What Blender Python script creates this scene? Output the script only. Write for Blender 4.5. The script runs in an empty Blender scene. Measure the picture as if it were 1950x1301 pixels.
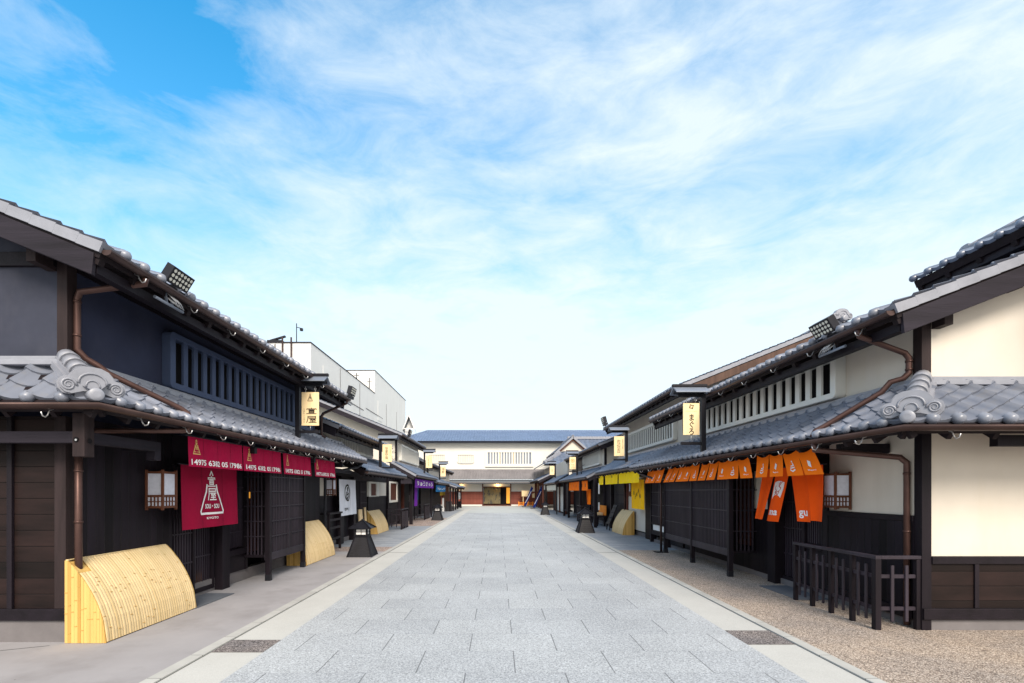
import bpy, bmesh, math, random
from mathutils import Vector, Matrix
R = math.radians
random.seed(7)
sc = bpy.context.scene
# ------------------------------------------------------------------ camera, sky, sun, exposure
cd = bpy.data.cameras.new("camera"); cam = bpy.data.objects.new("camera", cd)
sc.collection.objects.link(cam); sc.camera = cam
cam.location = (0, 0, 1.64); cam.rotation_euler = (R(90), 0, 0)
cd.sensor_width = 36; cd.lens = 17.02; cd.shift_x = 0.0138; cd.shift_y = 0.1459
cd.clip_start = 0.05; cd.clip_end = 3000
SUN_EL, SUN_AZ = 38, 168          # azimuth clockwise from +Y: behind the camera, a little to the left
w = bpy.data.worlds.new("World"); sc.world = w; w.use_nodes = True
nt = w.node_tree; nt.nodes.clear()
def nn(t, typ, **kw):
    n = t.nodes.new(typ)
    for k, v in kw.items(): setattr(n, k, v)
    return n
def mth(t, op, a, b=None, c=None, clamp=False):
    n = t.nodes.new('ShaderNodeMath'); n.operation = op; n.use_clamp = clamp
    for i, v in enumerate((a, b, c)):
        if v is None: continue
        if isinstance(v, (int, float)): n.inputs[i].default_value = v
        else: t.links.new(v, n.inputs[i])
    return n.outputs[0]
def mixc(t, f, a, b, mode='MIX'):
    n = t.nodes.new('ShaderNodeMix'); n.data_type = 'RGBA'; n.blend_type = mode
    for s, v in ((n.inputs[0], f), (n.inputs[6], a), (n.inputs[7], b)):
        if isinstance(v, (int, float)): s.default_value = v
        elif isinstance(v, (tuple, list)): s.default_value = (*v, 1) if len(v) == 3 else v
        else: t.links.new(v, s)
    return n.outputs[2]
def ramp(t, f, stops):
    n = t.nodes.new('ShaderNodeValToRGB'); t.links.new(f, n.inputs[0])
    e = n.color_ramp.elements
    while len(e) < len(stops): e.new(0.5)
    for i, (p, c) in enumerate(stops):
        e[i].position = p; e[i].color = (*c, 1) if isinstance(c, (tuple, list)) else (c, c, c, 1)
    return n.outputs[0]
def noise(t, vec, scale, detail=4, rough=.55, dist=0.0):
    n = t.nodes.new('ShaderNodeTexNoise'); n.inputs['Scale'].default_value = scale
    n.inputs['Detail'].default_value = detail; n.inputs['Roughness'].default_value = rough
    n.inputs['Distortion'].default_value = dist
    if vec is not None: t.links.new(vec, n.inputs['Vector'])
    return n.outputs[0]
def mapping(t, vec, scale=(1, 1, 1), rot=(0, 0, 0), loc=(0, 0, 0)):
    n = t.nodes.new('ShaderNodeMapping'); t.links.new(vec, n.inputs['Vector'])
    n.inputs['Scale'].default_value = scale; n.inputs['Rotation'].default_value = rot; n.inputs['Location'].default_value = loc
    return n.outputs[0]
sky = nn(nt, 'ShaderNodeTexSky', sky_type='NISHITA', sun_disc=False)
sky.sun_elevation = R(SUN_EL); sky.sun_rotation = R(SUN_AZ); sky.air_density = 1.0; sky.dust_density = 0.6; sky.ozone_density = 2.5
hs = nn(nt, 'ShaderNodeHueSaturation'); hs.inputs['Saturation'].default_value = 1.42; hs.inputs['Hue'].default_value = 0.482; hs.inputs['Value'].default_value = 1.68
nt.links.new(sky.outputs[0], hs.inputs['Color'])
tc = nn(nt, 'ShaderNodeTexCoord'); sep = nn(nt, 'ShaderNodeSeparateXYZ'); nt.links.new(tc.outputs['Generated'], sep.inputs[0])
zz = mth(nt, 'MAXIMUM', sep.outputs[2], 0.0)
inv = mth(nt, 'DIVIDE', 1.0, mth(nt, 'ADD', zz, 0.16))
cmb = nn(nt, 'ShaderNodeCombineXYZ')
nt.links.new(mth(nt, 'MULTIPLY', sep.outputs[0], inv), cmb.inputs[0]); nt.links.new(mth(nt, 'MULTIPLY', sep.outputs[1], inv), cmb.inputs[1])
v1 = mapping(nt, tc.outputs['Generated'], scale=(1.5, 1.5, 3.4), rot=(0, R(24), 0), loc=(3.1, 1.7, .4))
n1 = noise(nt, v1, 1.25, 8, .58, .30)
v2 = mapping(nt, tc.outputs['Generated'], scale=(1.6, 1.6, 4.6), rot=(0, R(34), R(10)), loc=(8.1, 4.2, 0))
n2 = noise(nt, v2, 3.4, 9, .64, .45)
n3 = noise(nt, mapping(nt, tc.outputs['Generated'], scale=(1, 1, 1.6), loc=(1.3, 5.5, 0)), 1.3, 2, .5)
az = mth(nt, 'ADD', mth(nt, 'MULTIPLY', sep.outputs[0], 0.20), 0.045)                          # more cloud towards the east (right)
el = mth(nt, 'MULTIPLY', mth(nt, 'SUBTRACT', 0.62, zz), 0.52)
cm = mth(nt, 'ADD', mth(nt, 'MULTIPLY', n1, 0.95), mth(nt, 'MULTIPLY', n2, 0.86))
cm = mth(nt, 'ADD', cm, mth(nt, 'MULTIPLY', n3, 0.35))
cm = mth(nt, 'ADD', cm, az); cm = mth(nt, 'ADD', cm, el)
cn = nn(nt, 'ShaderNodeVectorMath', operation='DOT_PRODUCT'); nt.links.new(tc.outputs['Generated'], cn.inputs[0]); cn.inputs[1].default_value = (-.585, .569, .577)
cm = mth(nt, 'SUBTRACT', cm, mth(nt, 'MULTIPLY', mth(nt, 'MAXIMUM', mth(nt, 'SUBTRACT', cn.outputs['Value'], .93), 0.0), 3.2))   # a clear patch of sky to the north-west
mask = ramp(nt, mth(nt, 'MULTIPLY', cm, .62), [(0.47, 0.0), (0.63, 0.38), (0.84, .90)])
hor = ramp(nt, zz, [(0.0, 0.93), (0.16, 0.70), (0.42, 0.12), (0.75, 0.0)])
f = mth(nt, 'SUBTRACT', 1.0, mth(nt, 'MULTIPLY', mth(nt, 'SUBTRACT', 1.0, mask), mth(nt, 'SUBTRACT', 1.0, hor)), clamp=True)
f = mth(nt, 'MULTIPLY', f, 0.97)
SKYS = 0.10
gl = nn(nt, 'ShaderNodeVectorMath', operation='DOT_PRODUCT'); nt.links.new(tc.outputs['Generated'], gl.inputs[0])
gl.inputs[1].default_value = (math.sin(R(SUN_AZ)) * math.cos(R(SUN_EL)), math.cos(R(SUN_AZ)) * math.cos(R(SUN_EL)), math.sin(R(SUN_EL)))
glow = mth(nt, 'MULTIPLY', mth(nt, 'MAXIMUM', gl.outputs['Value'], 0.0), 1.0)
f = mth(nt, 'MAXIMUM', f, mth(nt, 'MULTIPLY', glow, .95))          # warm glow added around the sun, unseen behind the camera, to warm the light
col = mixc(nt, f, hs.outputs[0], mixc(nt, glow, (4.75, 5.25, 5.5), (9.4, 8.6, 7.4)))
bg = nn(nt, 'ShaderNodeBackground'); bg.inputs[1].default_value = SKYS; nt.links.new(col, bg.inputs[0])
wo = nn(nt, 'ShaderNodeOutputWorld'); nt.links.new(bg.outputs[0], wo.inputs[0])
sd = bpy.data.lights.new("sun", 'SUN'); sun = bpy.data.objects.new("sun", sd); sc.collection.objects.link(sun)
sd.energy = 2.4; sd.angle = R(24); sd.color = (1.0, 0.895, 0.765)
dv = Vector((math.sin(R(SUN_AZ)) * math.cos(R(SUN_EL)), math.cos(R(SUN_AZ)) * math.cos(R(SUN_EL)), math.sin(R(SUN_EL))))
sun.rotation_euler = dv.to_track_quat('Z', 'Y').to_euler(); sun.location = (0, -20, 40)
sc.view_settings.view_transform = 'Standard'; sc.view_settings.look = 'None'
sc.view_settings.exposure = 1.02; sc.view_settings.gamma = 1
sc.view_settings.use_curve_mapping = False

# ------------------------------------------------------------------ materials
MATS = {}
def mat(name, base, rough=.7, metal=0.0, var=.12, vscale=3.0, stretch=(1, 1, 1), bump=.0, bscale=40, spec=.18, fn=None, streak=None):
    m = bpy.data.materials.new(name); m.use_nodes = True; t = m.node_tree
    b = t.nodes['Principled BSDF']; b.inputs['Roughness'].default_value = rough; b.inputs['Metallic'].default_value = metal
    b.inputs['Specular IOR Level'].default_value = spec
    co = t.nodes.new('ShaderNodeTexCoord').outputs['Object']
    v = mapping(t, co, scale=stretch)
    n = noise(t, v, vscale, 5, .6)
    lo = tuple(max(0, c * (1 - var)) for c in base); hi = tuple(min(1, c * (1 + var)) for c in base)
    c = ramp(t, n, [(0.3, lo), (0.7, hi)])
    if streak:
        n2 = noise(t, mapping(t, co, scale=streak[0]), streak[1], 4, .6)
        c = mixc(t, mth(t, 'MULTIPLY', ramp(t, n2, [(.5, 0.0), (.72, 1.0)]), streak[3]), c, streak[2])
    if fn: c = fn(t, co, c, b)
    t.links.new(c, b.inputs['Base Color'])
    if bump:
        bp = t.nodes.new('ShaderNodeBump'); bp.inputs['Strength'].default_value = bump; bp.inputs['Distance'].default_value = .01
        t.links.new(noise(t, v, bscale, 3), bp.inputs['Height']); t.links.new(bp.outputs[0], b.inputs['Normal'])
    MATS[name] = m; return m
def cell(t, co, axis, width, off=0.0):
    s = t.nodes.new('ShaderNodeSeparateXYZ'); t.links.new(co, s.inputs[0])
    q = mth(t, 'ADD', mth(t, 'DIVIDE', s.outputs[axis], width), off)
    wn = t.nodes.new('ShaderNodeTexWhiteNoise'); wn.noise_dimensions = '1D'; t.links.new(mth(t, 'FLOOR', q), wn.inputs['W'])
    return wn.outputs['Value'], mth(t, 'FRACT', q)
def boards(axis, width, gap=.035, amt=.5, dark=.25):
    def fn(t, co, c, b):
        r, fr = cell(t, co, axis, width)
        c = mixc(t, 1.0, c, ramp(t, r, [(0, 1 - amt), (1, 1 + amt * .6)]), 'MULTIPLY')
        g = mth(t, 'MINIMUM', mth(t, 'MULTIPLY', mth(t, 'MINIMUM', fr, mth(t, 'SUBTRACT', 1.0, fr)), 1.0 / gap), 1.0)
        bp = t.nodes.new('ShaderNodeBump'); bp.inputs['Strength'].default_value = .8; bp.inputs['Distance'].default_value = .008
        t.links.new(g, bp.inputs['Height']); t.links.new(bp.outputs[0], b.inputs['Normal'])
        return mixc(t, g, (dark * .02, dark * .02, dark * .02), c)
    return fn
WD = (.0092, .0065, .0100)
mat('wood', WD, .55, var=.45, vscale=5, stretch=(1, 1, .12), bump=.25, bscale=60)
mat('wood_slat', (.024, .0185, .027), .5, var=.4, vscale=5, stretch=(1, 1, .12), spec=.3)
mat('wood_horizontal', WD, .55, var=.45, vscale=5, stretch=(1, .12, 1), bump=.25, bscale=60)
mat('wood_vboard', (.0098, .0070, .0110), .6, var=.4, vscale=5, stretch=(1, 1, .1), fn=boards(1, .125))
mat('wood_hboard_x', (.0125, .0066, .0062), .6, var=.7, vscale=2.2, stretch=(.35, 1, 1.6), fn=boards(2, .173, .03, .45))
mat('wood_grey', (.0165, .0135, .020), .65, var=.35, vscale=7, stretch=(.12, .12, 1.5), bump=.3, bscale=50)
mat('wood_greyv', (.026, .0175, .0185), .65, var=.35, vscale=7, stretch=(1.5, 1.5, .12), bump=.3, bscale=50)
mat('wood_brown', (.085, .050, .038), .6, var=.35, vscale=6, stretch=(1, 1, .15))
mat('wood_red', (.10, .032, .022), .6, var=.35, vscale=6, stretch=(1, 1, .15))
mat('wood_lantern', (.11, .042, .024), .5, var=.3, vscale=9, stretch=(1, 1, .2))
mat('soffit', (.011, .007, .009), .7, var=.4, vscale=4)
mat('void', (.006, .005, .007), .8, var=.3)  # near-black colour stands in for the dark of unlit rooms and openings
mat('cream', (.60, .552, .488), .85, var=.06, vscale=1.2, bump=.08, bscale=90, streak=((1, 1, .22), 2.4, (.57, .51, .41), .45))
mat('cream_shade', (.62, .575, .51), .85, var=.05, vscale=1.2, bump=.08, bscale=90, streak=((1, 1, .2), 2.4, (.52, .475, .41), .45))
mat('white_plaster', (.66, .65, .61), .8, var=.03, vscale=1.5, bump=.05)
mat('navy', (.026, .031, .060), .75, var=.16, vscale=1.6, bump=.08, bscale=60, streak=((1, 1, .5), 3.0, (.045, .048, .076), .3))
mat('navy_gable_lit', (.036, .040, .060), .75, var=.15, vscale=2.2, streak=((1, 1, .6), 4.0, (.056, .058, .078), .45))  # copy of navy with the light on the camera-facing gable put into its colour
mat('navy_trim', (.052, .072, .132), .7, var=.1, vscale=2)
mat('panel_white', (.68, .68, .67), .6, var=.03, vscale=.6, streak=((1, 1, .1), .8, (.62, .62, .62), .5))
mat('gutter', (.070, .046, .043), .42, metal=.55, var=.2, vscale=4)
mat('copper', (.085, .048, .042), .40, metal=.5, var=.2, vscale=4)
mat('black_wood', (.009, .009, .013), .5, var=.35, vscale=8, stretch=(1, 1, .3))
mat('black_metal', (.02, .021, .027), .4, metal=.3, var=.2)
mat('grey_metal', (.22, .25, .31), .38, metal=.4, var=.1)
mat('steel', (.55, .55, .56), .3, metal=.8, var=.05)
mat('foundation', (.15, .14, .145), .85, var=.12, vscale=3, bump=.1)
mat('signboard', (.86, .66, .38), .6, var=.07, vscale=10, stretch=(1, 1, .12))
mat('ink', (.012, .010, .010), .7, var=.1)
mat('gold_ink', (.75, .50, .18), .6, var=.05)
mat('white_ink', (.82, .80, .80), .7, var=.03)
mat('red_ink', (.5, .03, .01), .7)
def cloth(name, c): return mat(name, c, .85, var=.05, vscale=3, bump=.12, bscale=500, spec=.15)
cloth('magenta', (.36, .0030, .045)); cloth('magenta_deep', (.27, .0025, .032))
cloth('orange', (1.0, .185, .004)); cloth('orange_deep', (.85, .088, .003)); cloth('yellow', (1.0, .66, .006)); cloth('yellow_deep', (1.0, .53, .006))
cloth('white_cloth', (.74, .77, .86)); cloth('purple', (.155, .022, .33)); cloth('blue_cloth', (.008, .12, .30)); cloth('blue_banner', (.010, .028, .17)); cloth('beige_cloth', (.66, .63, .54)); cloth('mustard', (.35, .22, .02))
def tilefn(t, co, c, b):
    r, fr = cell(t, co, 1, .27); r2, f2 = cell(t, co, 0, .22)
    k = mth(t, 'MULTIPLY', mth(t, 'ADD', r, r2), .5)
    return mixc(t, 1.0, c, ramp(t, k, [(0, .74), (1, 1.20)]), 'MULTIPLY')
mat('tile', (.12, .15, .215), .30, var=.12, vscale=1.5, fn=tilefn, spec=.6)
mat('tile_near', (.19, .21, .265), .34, var=.10, vscale=2.5, fn=tilefn, spec=.55, streak=((1, 1, 1), 14, (.24, .22, .20), .28))
mat('ridge_tile', (.225, .235, .275), .4, var=.12, vscale=5, spec=.5)
mat('tile_blue', (.13, .185, .30), .35, var=.1, vscale=.7, spec=.5)
mat('tile_grey', (.20, .19, .20), .45, var=.15, vscale=1)
def bamboofn(t, co, c, b):
    r, fr = cell(t, co, 1, .0405)
    return mixc(t, 1.0, c, ramp(t, r, [(0, (.90, .885, .83)), (.5, (1, 1, 1)), (1, (1.05, 1.06, 1.08))]), 'MULTIPLY')
mat('bamboo', (.66, .505, .28), .45, var=.04, vscale=9, stretch=(1, 1, .12), fn=bamboofn)
def bamboofx(t, co, c, b):
    r, fr = cell(t, co, 0, .0355)
    return mixc(t, 1.0, c, ramp(t, r, [(0, (.68, .62, .5)), (.5, (.95, .93, .9)), (1, (1.05, 1.05, 1.05))]), 'MULTIPLY')
mat('bamboo_side', (.62, .40, .135), .45, var=.1, vscale=9, stretch=(1, 1, .12), fn=bamboofx)
mat('bamboo_node', (.50, .30, .09), .5)
mat('light_wood', (.78, .60, .36), .6, var=.1, vscale=6)
mat('orange_wood', (.80, .26, .03), .6, var=.1)
mat('mat_dark', (.10, .11, .13), .9, var=.1)
mat('leaf', (.03, .02, .035), .7, var=.4)
# paper / lit things
def emis(name, c, e, base):
    m = mat(name, base, .6, var=.03); b = m.node_tree.nodes['Principled BSDF']
    b.inputs['Emission Color'].default_value = (*c, 1); b.inputs['Emission Strength'].default_value = e
mat('paper', (.62, .64, .74), .5, var=.08, vscale=22, bump=.1, bscale=80)
mat('paper_white', (.82, .82, .82), .6, var=.03)
mat('lens', (.62, .62, .56), .25, var=.03)
emis('warm_lamp', (1.0, .55, .18), 1.6, (.8, .6, .4)); emis('amber', (1.0, .42, .05), .35, (.5, .25, .04))
# ground materials
def paverfn(t, co, c, b):
    s = t.nodes.new('ShaderNodeSeparateXYZ'); t.links.new(co, s.inputs[0])
    ry = mth(t, 'DIVIDE', mth(t, 'SUBTRACT', s.outputs[1], 4.372), .6); row = mth(t, 'FLOOR', ry); fy = mth(t, 'FRACT', ry)
    par = mth(t, 'MULTIPLY', mth(t, 'MODULO', mth(t, 'ADD', row, 101.0), 2.0), .5)
    rx = mth(t, 'ADD', mth(t, 'DIVIDE', mth(t, 'SUBTRACT', s.outputs[0], .158 + .45), .9), mth(t, 'ADD', par, 0.0)); fx = mth(t, 'FRACT', rx)
    dx = mth(t, 'MULTIPLY', mth(t, 'MINIMUM', fx, mth(t, 'SUBTRACT', 1.0, fx)), .9)
    dy = mth(t, 'MULTIPLY', mth(t, 'MINIMUM', fy, mth(t, 'SUBTRACT', 1.0, fy)), .6)
    jx = mth(t, 'MULTIPLY', mth(t, 'LESS_THAN', dx, .0060), .62); jy = mth(t, 'MULTIPLY', mth(t, 'LESS_THAN', dy, .0045), .20)
    cb = t.nodes.new('ShaderNodeCombineXYZ'); t.links.new(mth(t, 'FLOOR', rx), cb.inputs[0]); t.links.new(row, cb.inputs[1])
    wn = t.nodes.new('ShaderNodeTexWhiteNoise'); t.links.new(cb.outputs[0], wn.inputs['Vector'])
    c = mixc(t, 1.0, c, ramp(t, wn.outputs['Value'], [(0, (.93, .935, .945)), (1, (1.045, 1.045, 1.04))]), 'MULTIPLY')
    sp = ramp(t, noise(t, co, 70, 3, .75), [(.32, .30), (.44, .86), (.55, 1.02), (.68, 1.50)])
    sp2 = ramp(t, noise(t, co, 42, 2, .6), [(.32, .80), (.68, 1.16)])
    c = mixc(t, 1.0, c, sp, 'MULTIPLY'); c = mixc(t, 1.0, c, sp2, 'MULTIPLY')
    st = ramp(t, noise(t, co, .5, 5, .6), [(.35, .88), (.65, 1.05)]); c = mixc(t, 1.0, c, st, 'MULTIPLY')
    return mixc(t, mth(t, 'MAXIMUM', jx, jy), c, (.035, .035, .04))
mat('paver', (.385, .405, .43), .72, var=.03, vscale=.6, fn=paverfn, spec=.4)
def aggfn(sc1, lo, hi):
    def fn(t, co, c, b):
        vo = t.nodes.new('ShaderNodeTexVoronoi'); vo.inputs['Scale'].default_value = sc1; t.links.new(co, vo.inputs['Vector'])
        sp = t.nodes.new('ShaderNodeSeparateColor'); t.links.new(vo.outputs['Color'], sp.inputs[0])
        c2 = ramp(t, sp.outputs[0], [(0, lo), (.35, tuple((a + b_) / 2 for a, b_ in zip(lo, hi))), (.8, hi), (1, tuple(min(1, h * 1.35) for h in hi))])
        e = ramp(t, vo.outputs['Distance'], [(.0, 1.0), (.45, .95), (.75, .45)])
        big = ramp(t, noise(t, co, 1.1, 4, .6), [(.3, (.78, .80, .84)), (.7, (1.12, 1.08, 1.02))])
        bp = t.nodes.new('ShaderNodeBump'); bp.inputs['Strength'].default_value = .7; bp.inputs['Distance'].default_value = .006; bp.invert = True
        t.links.new(vo.outputs['Distance'], bp.inputs['Height']); t.links.new(bp.outputs[0], b.inputs['Normal'])
        return mixc(t, 1.0, mixc(t, 1.0, c2, e, 'MULTIPLY'), big, 'MULTIPLY')
    return fn
mat('pebble', (.4, .3, .2), .8, fn=aggfn(92, (.19, .145, .12), (.54, .465, .405)))
mat('gravel_inset', (.2, .18, .17), .8, fn=aggfn(95, (.05, .045, .045), (.33, .30, .30)))
mat('concrete', (.30, .29, .303), .8, var=.10, vscale=.9, bump=.08, bscale=60, streak=((1, 1, 1), 1.6, (.215, .203, .208), .6))
mat('apron', (.455, .455, .44), .8, var=.05, vscale=1.5, bump=.15, bscale=120, fn=lambda t, co, c, b: mixc(t, 1.0, c, ramp(t, noise(t, co, 110, 3, .7), [(.3, .86), (.6, 1.04)]), 'MULTIPLY'))
def kerbfn(t, co, c, b):
    r, fr = cell(t, co, 1, .6)
    c = mixc(t, 1.0, c, ramp(t, r, [(0, .9), (1, 1.06)]), 'MULTIPLY')
    return mixc(t, mth(t, 'LESS_THAN', fr, .012), c, (.10, .10, .10))
mat('kerb', (.40, .40, .385), .8, var=.08, vscale=4, bump=.15, fn=kerbfn)
mat('joint', (.10, .10, .10), .9)
def slatefn(t, co, c, b):
    br = t.nodes.new('ShaderNodeTexBrick'); br.inputs['Scale'].default_value = 1.0; br.inputs['Brick Width'].default_value = .6; br.inputs['Row Height'].default_value = .3
    br.inputs['Mortar Size'].default_value = .006; br.inputs['Color1'].default_value = (.21, .23, .265, 1); br.inputs['Color2'].default_value = (.29, .31, .345, 1); br.inputs['Mortar'].default_value = (.16, .17, .19, 1)
    t.links.new(co, br.inputs['Vector']); return mixc(t, .8, c, br.outputs[0])
mat('slate', (.26, .28, .31), .6, var=.15, vscale=2, fn=slatefn)
mat('pink_pave', (.36, .30, .28), .8, var=.1, vscale=2, fn=aggfn(60, (.22, .17, .15), (.46, .38, .35)))
mat('earth', (.34, .34, .33), .9, var=.08, vscale=.2)
mat('far_ground', (.40, .42, .42), .8, var=.06, vscale=.8)
def redtile(t, co, c, b):
    r, fx = cell(t, co, 0, .34); r2, fz = cell(t, co, 2, .17)
    g = mth(t, 'MINIMUM', mth(t, 'MULTIPLY', fx, 12.0), mth(t, 'MULTIPLY', fz, 8.0), clamp=True); g = mth(t, 'MINIMUM', g, 1.0)
    c = mixc(t, 1.0, c, ramp(t, mth(t, 'MULTIPLY', mth(t, 'ADD', r, r2), .5), [(0, .8), (1, 1.2)]), 'MULTIPLY')
    return mixc(t, g, (.09, .03, .025), c)
mat('red_cladding', (.185, .055, .040), .6, var=.1, vscale=3, fn=redtile)
def mural(t, co, c, b):
    v = mapping(t, co, scale=(2.2, 2.2, 1.2)); n = noise(t, v, 1.6, 4, .6)
    s = t.nodes.new('ShaderNodeSeparateXYZ'); t.links.new(co, s.inputs[0])
    m1 = ramp(t, n, [(.52, 0.0), (.6, 1.0)])
    return mixc(t, mth(t, 'MULTIPLY', m1, .75), c, (.02, .03, .05))
mat('mural', (.16, .13, .07), .6, var=.4, vscale=.8, fn=mural)

# ------------------------------------------------------------------ mesh builder
class MB:
    def __init__(self, s=1): self.v = []; self.f = []; self.s = s; self.sm = []
    def add(self, vs, fs, smooth=False):
        o = len(self.v); self.v += [tuple(p) for p in vs]
        for q in fs: self.f.append(tuple(i + o for i in q)); self.sm.append(smooth)
    def box(self, x0, y0, z0, x1, y1, z1):
        x0, x1 = min(x0, x1), max(x0, x1); y0, y1 = min(y0, y1), max(y0, y1); z0, z1 = min(z0, z1), max(z0, z1)
        self.add([(x0,y0,z0),(x1,y0,z0),(x1,y1,z0),(x0,y1,z0),(x0,y0,z1),(x1,y0,z1),(x1,y1,z1),(x0,y1,z1)],
                 [(0,3,2,1),(4,5,6,7),(0,1,5,4),(1,2,6,5),(2,3,7,6),(3,0,4,7)])
    def bar(self, p0, p1, w, h, up=(0, 0, 1)):
        p0 = Vector(p0); p1 = Vector(p1); d = (p1 - p0).normalized(); u = Vector(up)
        if abs(d.dot(u)) > .98: u = Vector((0, 1, 0))
        a = d.cross(u).normalized() * w / 2; b = a.normalized().cross(d).normalized() * h / 2
        vs = [p + i * a + j * b for p in (p0, p1) for i, j in ((-1,-1),(1,-1),(1,1),(-1,1))]
        self.add(vs, [(0,1,2,3),(7,6,5,4),(0,4,5,1),(1,5,6,2),(2,6,7,3),(3,7,4,0)])
    def tube(self, pts, r, n=10, cap=True):
        pts = [Vector(p) for p in pts]; rings = []; o = len(self.v); up = Vector((0, 0, 1)); pa = None
        for i, p in enumerate(pts):
            a = (pts[i] - pts[i-1]).normalized() if i else (pts[1] - pts[0]).normalized()
            b = (pts[i+1] - pts[i]).normalized() if i < len(pts) - 1 else a
            t = (a + b).normalized(); k = 1 / max(.5, t.dot(b))
            if pa is None: pa = t.cross(up if abs(t.z) < .9 else Vector((1, 0, 0))).normalized()
            pa = (pa - t * pa.dot(t)).normalized(); q = t.cross(pa)
            rr = r[i] if isinstance(r, (list, tuple)) else r
            m = (b - a); m = m.normalized() if m.length > 1e-6 else None
            for j in range(n):
                c = math.cos(2*math.pi*j/n) * pa + math.sin(2*math.pi*j/n) * q
                if m is not None: c = c + m * c.dot(m) * (k - 1)
                rings.append(p + c * rr)
        fs = []
        for i in range(len(pts) - 1):
            for j in range(n):
                fs.append((i*n+j, i*n+(j+1)%n, (i+1)*n+(j+1)%n, (i+1)*n+j))
        self.add(rings, fs, True)
        if cap:
            o = len(self.v) - len(rings); self.f.append(tuple(o + j for j in reversed(range(n)))); self.sm.append(False)
            self.f.append(tuple(o + (len(pts)-1)*n + j for j in range(n))); self.sm.append(False)
    def grid(self, P, nu, nv, smooth=True):
        vs = [P(i, j) for j in range(nv + 1) for i in range(nu + 1)]
        self.add(vs, [(j*(nu+1)+i, j*(nu+1)+i+1, (j+1)*(nu+1)+i+1, (j+1)*(nu+1)+i) for j in range(nv) for i in range(nu)], smooth)
    def sphere(self, c, r, n=10, m=6, sc_=(1, 1, 1)):
        c = Vector(c)
        self.grid(lambda i, j: (c.x + sc_[0]*r*math.sin(math.pi*j/m)*math.cos(2*math.pi*i/n), c.y + sc_[1]*r*math.sin(math.pi*j/m)*math.sin(2*math.pi*i/n), c.z + sc_[2]*r*math.cos(math.pi*j/m)), n, m)
    def prism(self, poly, O, A, B, N):
        """polygon in the (A, B) plane from O, extruded along N"""
        O = Vector(O); A = Vector(A); B = Vector(B); N = Vector(N); n = len(poly)
        f = [O + A*x + B*y for x, y in poly]; b = [p + N for p in f]
        self.add(f + b, [tuple(range(n)), tuple(reversed(range(n, 2*n)))] + [(i, i+n, (i+1) % n + n, (i+1) % n) for i in range(n)])
    def ring(self, x0, x1, y0, y1, a0, a1, b0, b1, O, A, B, N, rad=.06, k=4):
        """frame between a rounded outer rectangle and a square inner one"""
        def rr(u0, u1, w0, w1, r):
            pts = []
            for cx, cy, st in ((u1-r, w1-r, 0), (u0+r, w1-r, 90), (u0+r, w0+r, 180), (u1-r, w0+r, 270)):
                for i in range(k + 1):
                    a = R(st + 90*i/k); pts.append((cx + r*math.cos(a), cy + r*math.sin(a)))
            return pts
        o = rr(x0, x1, y0, y1, rad); i_ = rr(a0, a1, b0, b1, .003); n = len(o)
        O = Vector(O); A = Vector(A); B = Vector(B); N = Vector(N)
        P = lambda q, d: O + A*q[0] + B*q[1] + N*d
        vs = [P(q, 0) for q in o] + [P(q, 0) for q in i_] + [P(q, 1) for q in o] + [P(q, 1) for q in i_]
        fs = []
        for j in range(n):
            k2 = (j+1) % n
            fs += [(j, k2, n+k2, n+j), (2*n+j, 3*n+j, 3*n+k2, 2*n+k2), (j, 2*n+j, 2*n+k2, k2), (n+j, n+k2, 3*n+k2, 3*n+j)]
        self.add(vs, fs)
    def build(self, name, m, parent=None, bevel=0, recalc=True, loc=None, weld=False):
        me = bpy.data.meshes.new(name)
        org = Vector(parent['_o']) if parent is not None else Vector(loc or (0, 0, 0))
        me.from_pydata([(p[0]*self.s - org.x, p[1] - org.y, p[2] - org.z) for p in self.v], [], self.f)
        me.polygons.foreach_set('use_smooth', self.sm)
        if recalc:
            bm = bmesh.new(); bm.from_mesh(me)
            if weld: bmesh.ops.remove_doubles(bm, verts=bm.verts, dist=1e-4)
            bmesh.ops.recalc_face_normals(bm, faces=bm.faces); bm.to_mesh(me); bm.free()
        me.materials.append(MATS[m])
        o = bpy.data.objects.new(name, me); sc.collection.objects.link(o)
        if parent is not None:
            o.parent = parent; o['_o'] = tuple(org)
        else: o.location = org; o['_o'] = tuple(org)
        if bevel:
            b = o.modifiers.new('bevel', 'BEVEL'); b.width = bevel; b.segments = 2; b.limit_method = 'ANGLE'
        return o
def tag(o, label=None, cat=None, group=None, kind=None):
    for k, v in (('label', label), ('category', cat), ('group', group), ('kind', kind)):
        if v: o[k] = v
    return o
def thing(name, label, cat, loc, group=None):
    o = bpy.data.objects.new(name, None); sc.collection.objects.link(o); o.location = loc; o['_o'] = tuple(loc)
    o.empty_display_size = .2
    return tag(o, label, cat, group)
def copy_tree(o, parent=None):
    c = o.copy(); sc.collection.objects.link(c)
    if parent is not None: c.parent = parent
    for ch in list(o.children): copy_tree(ch, c)
    return c

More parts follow.
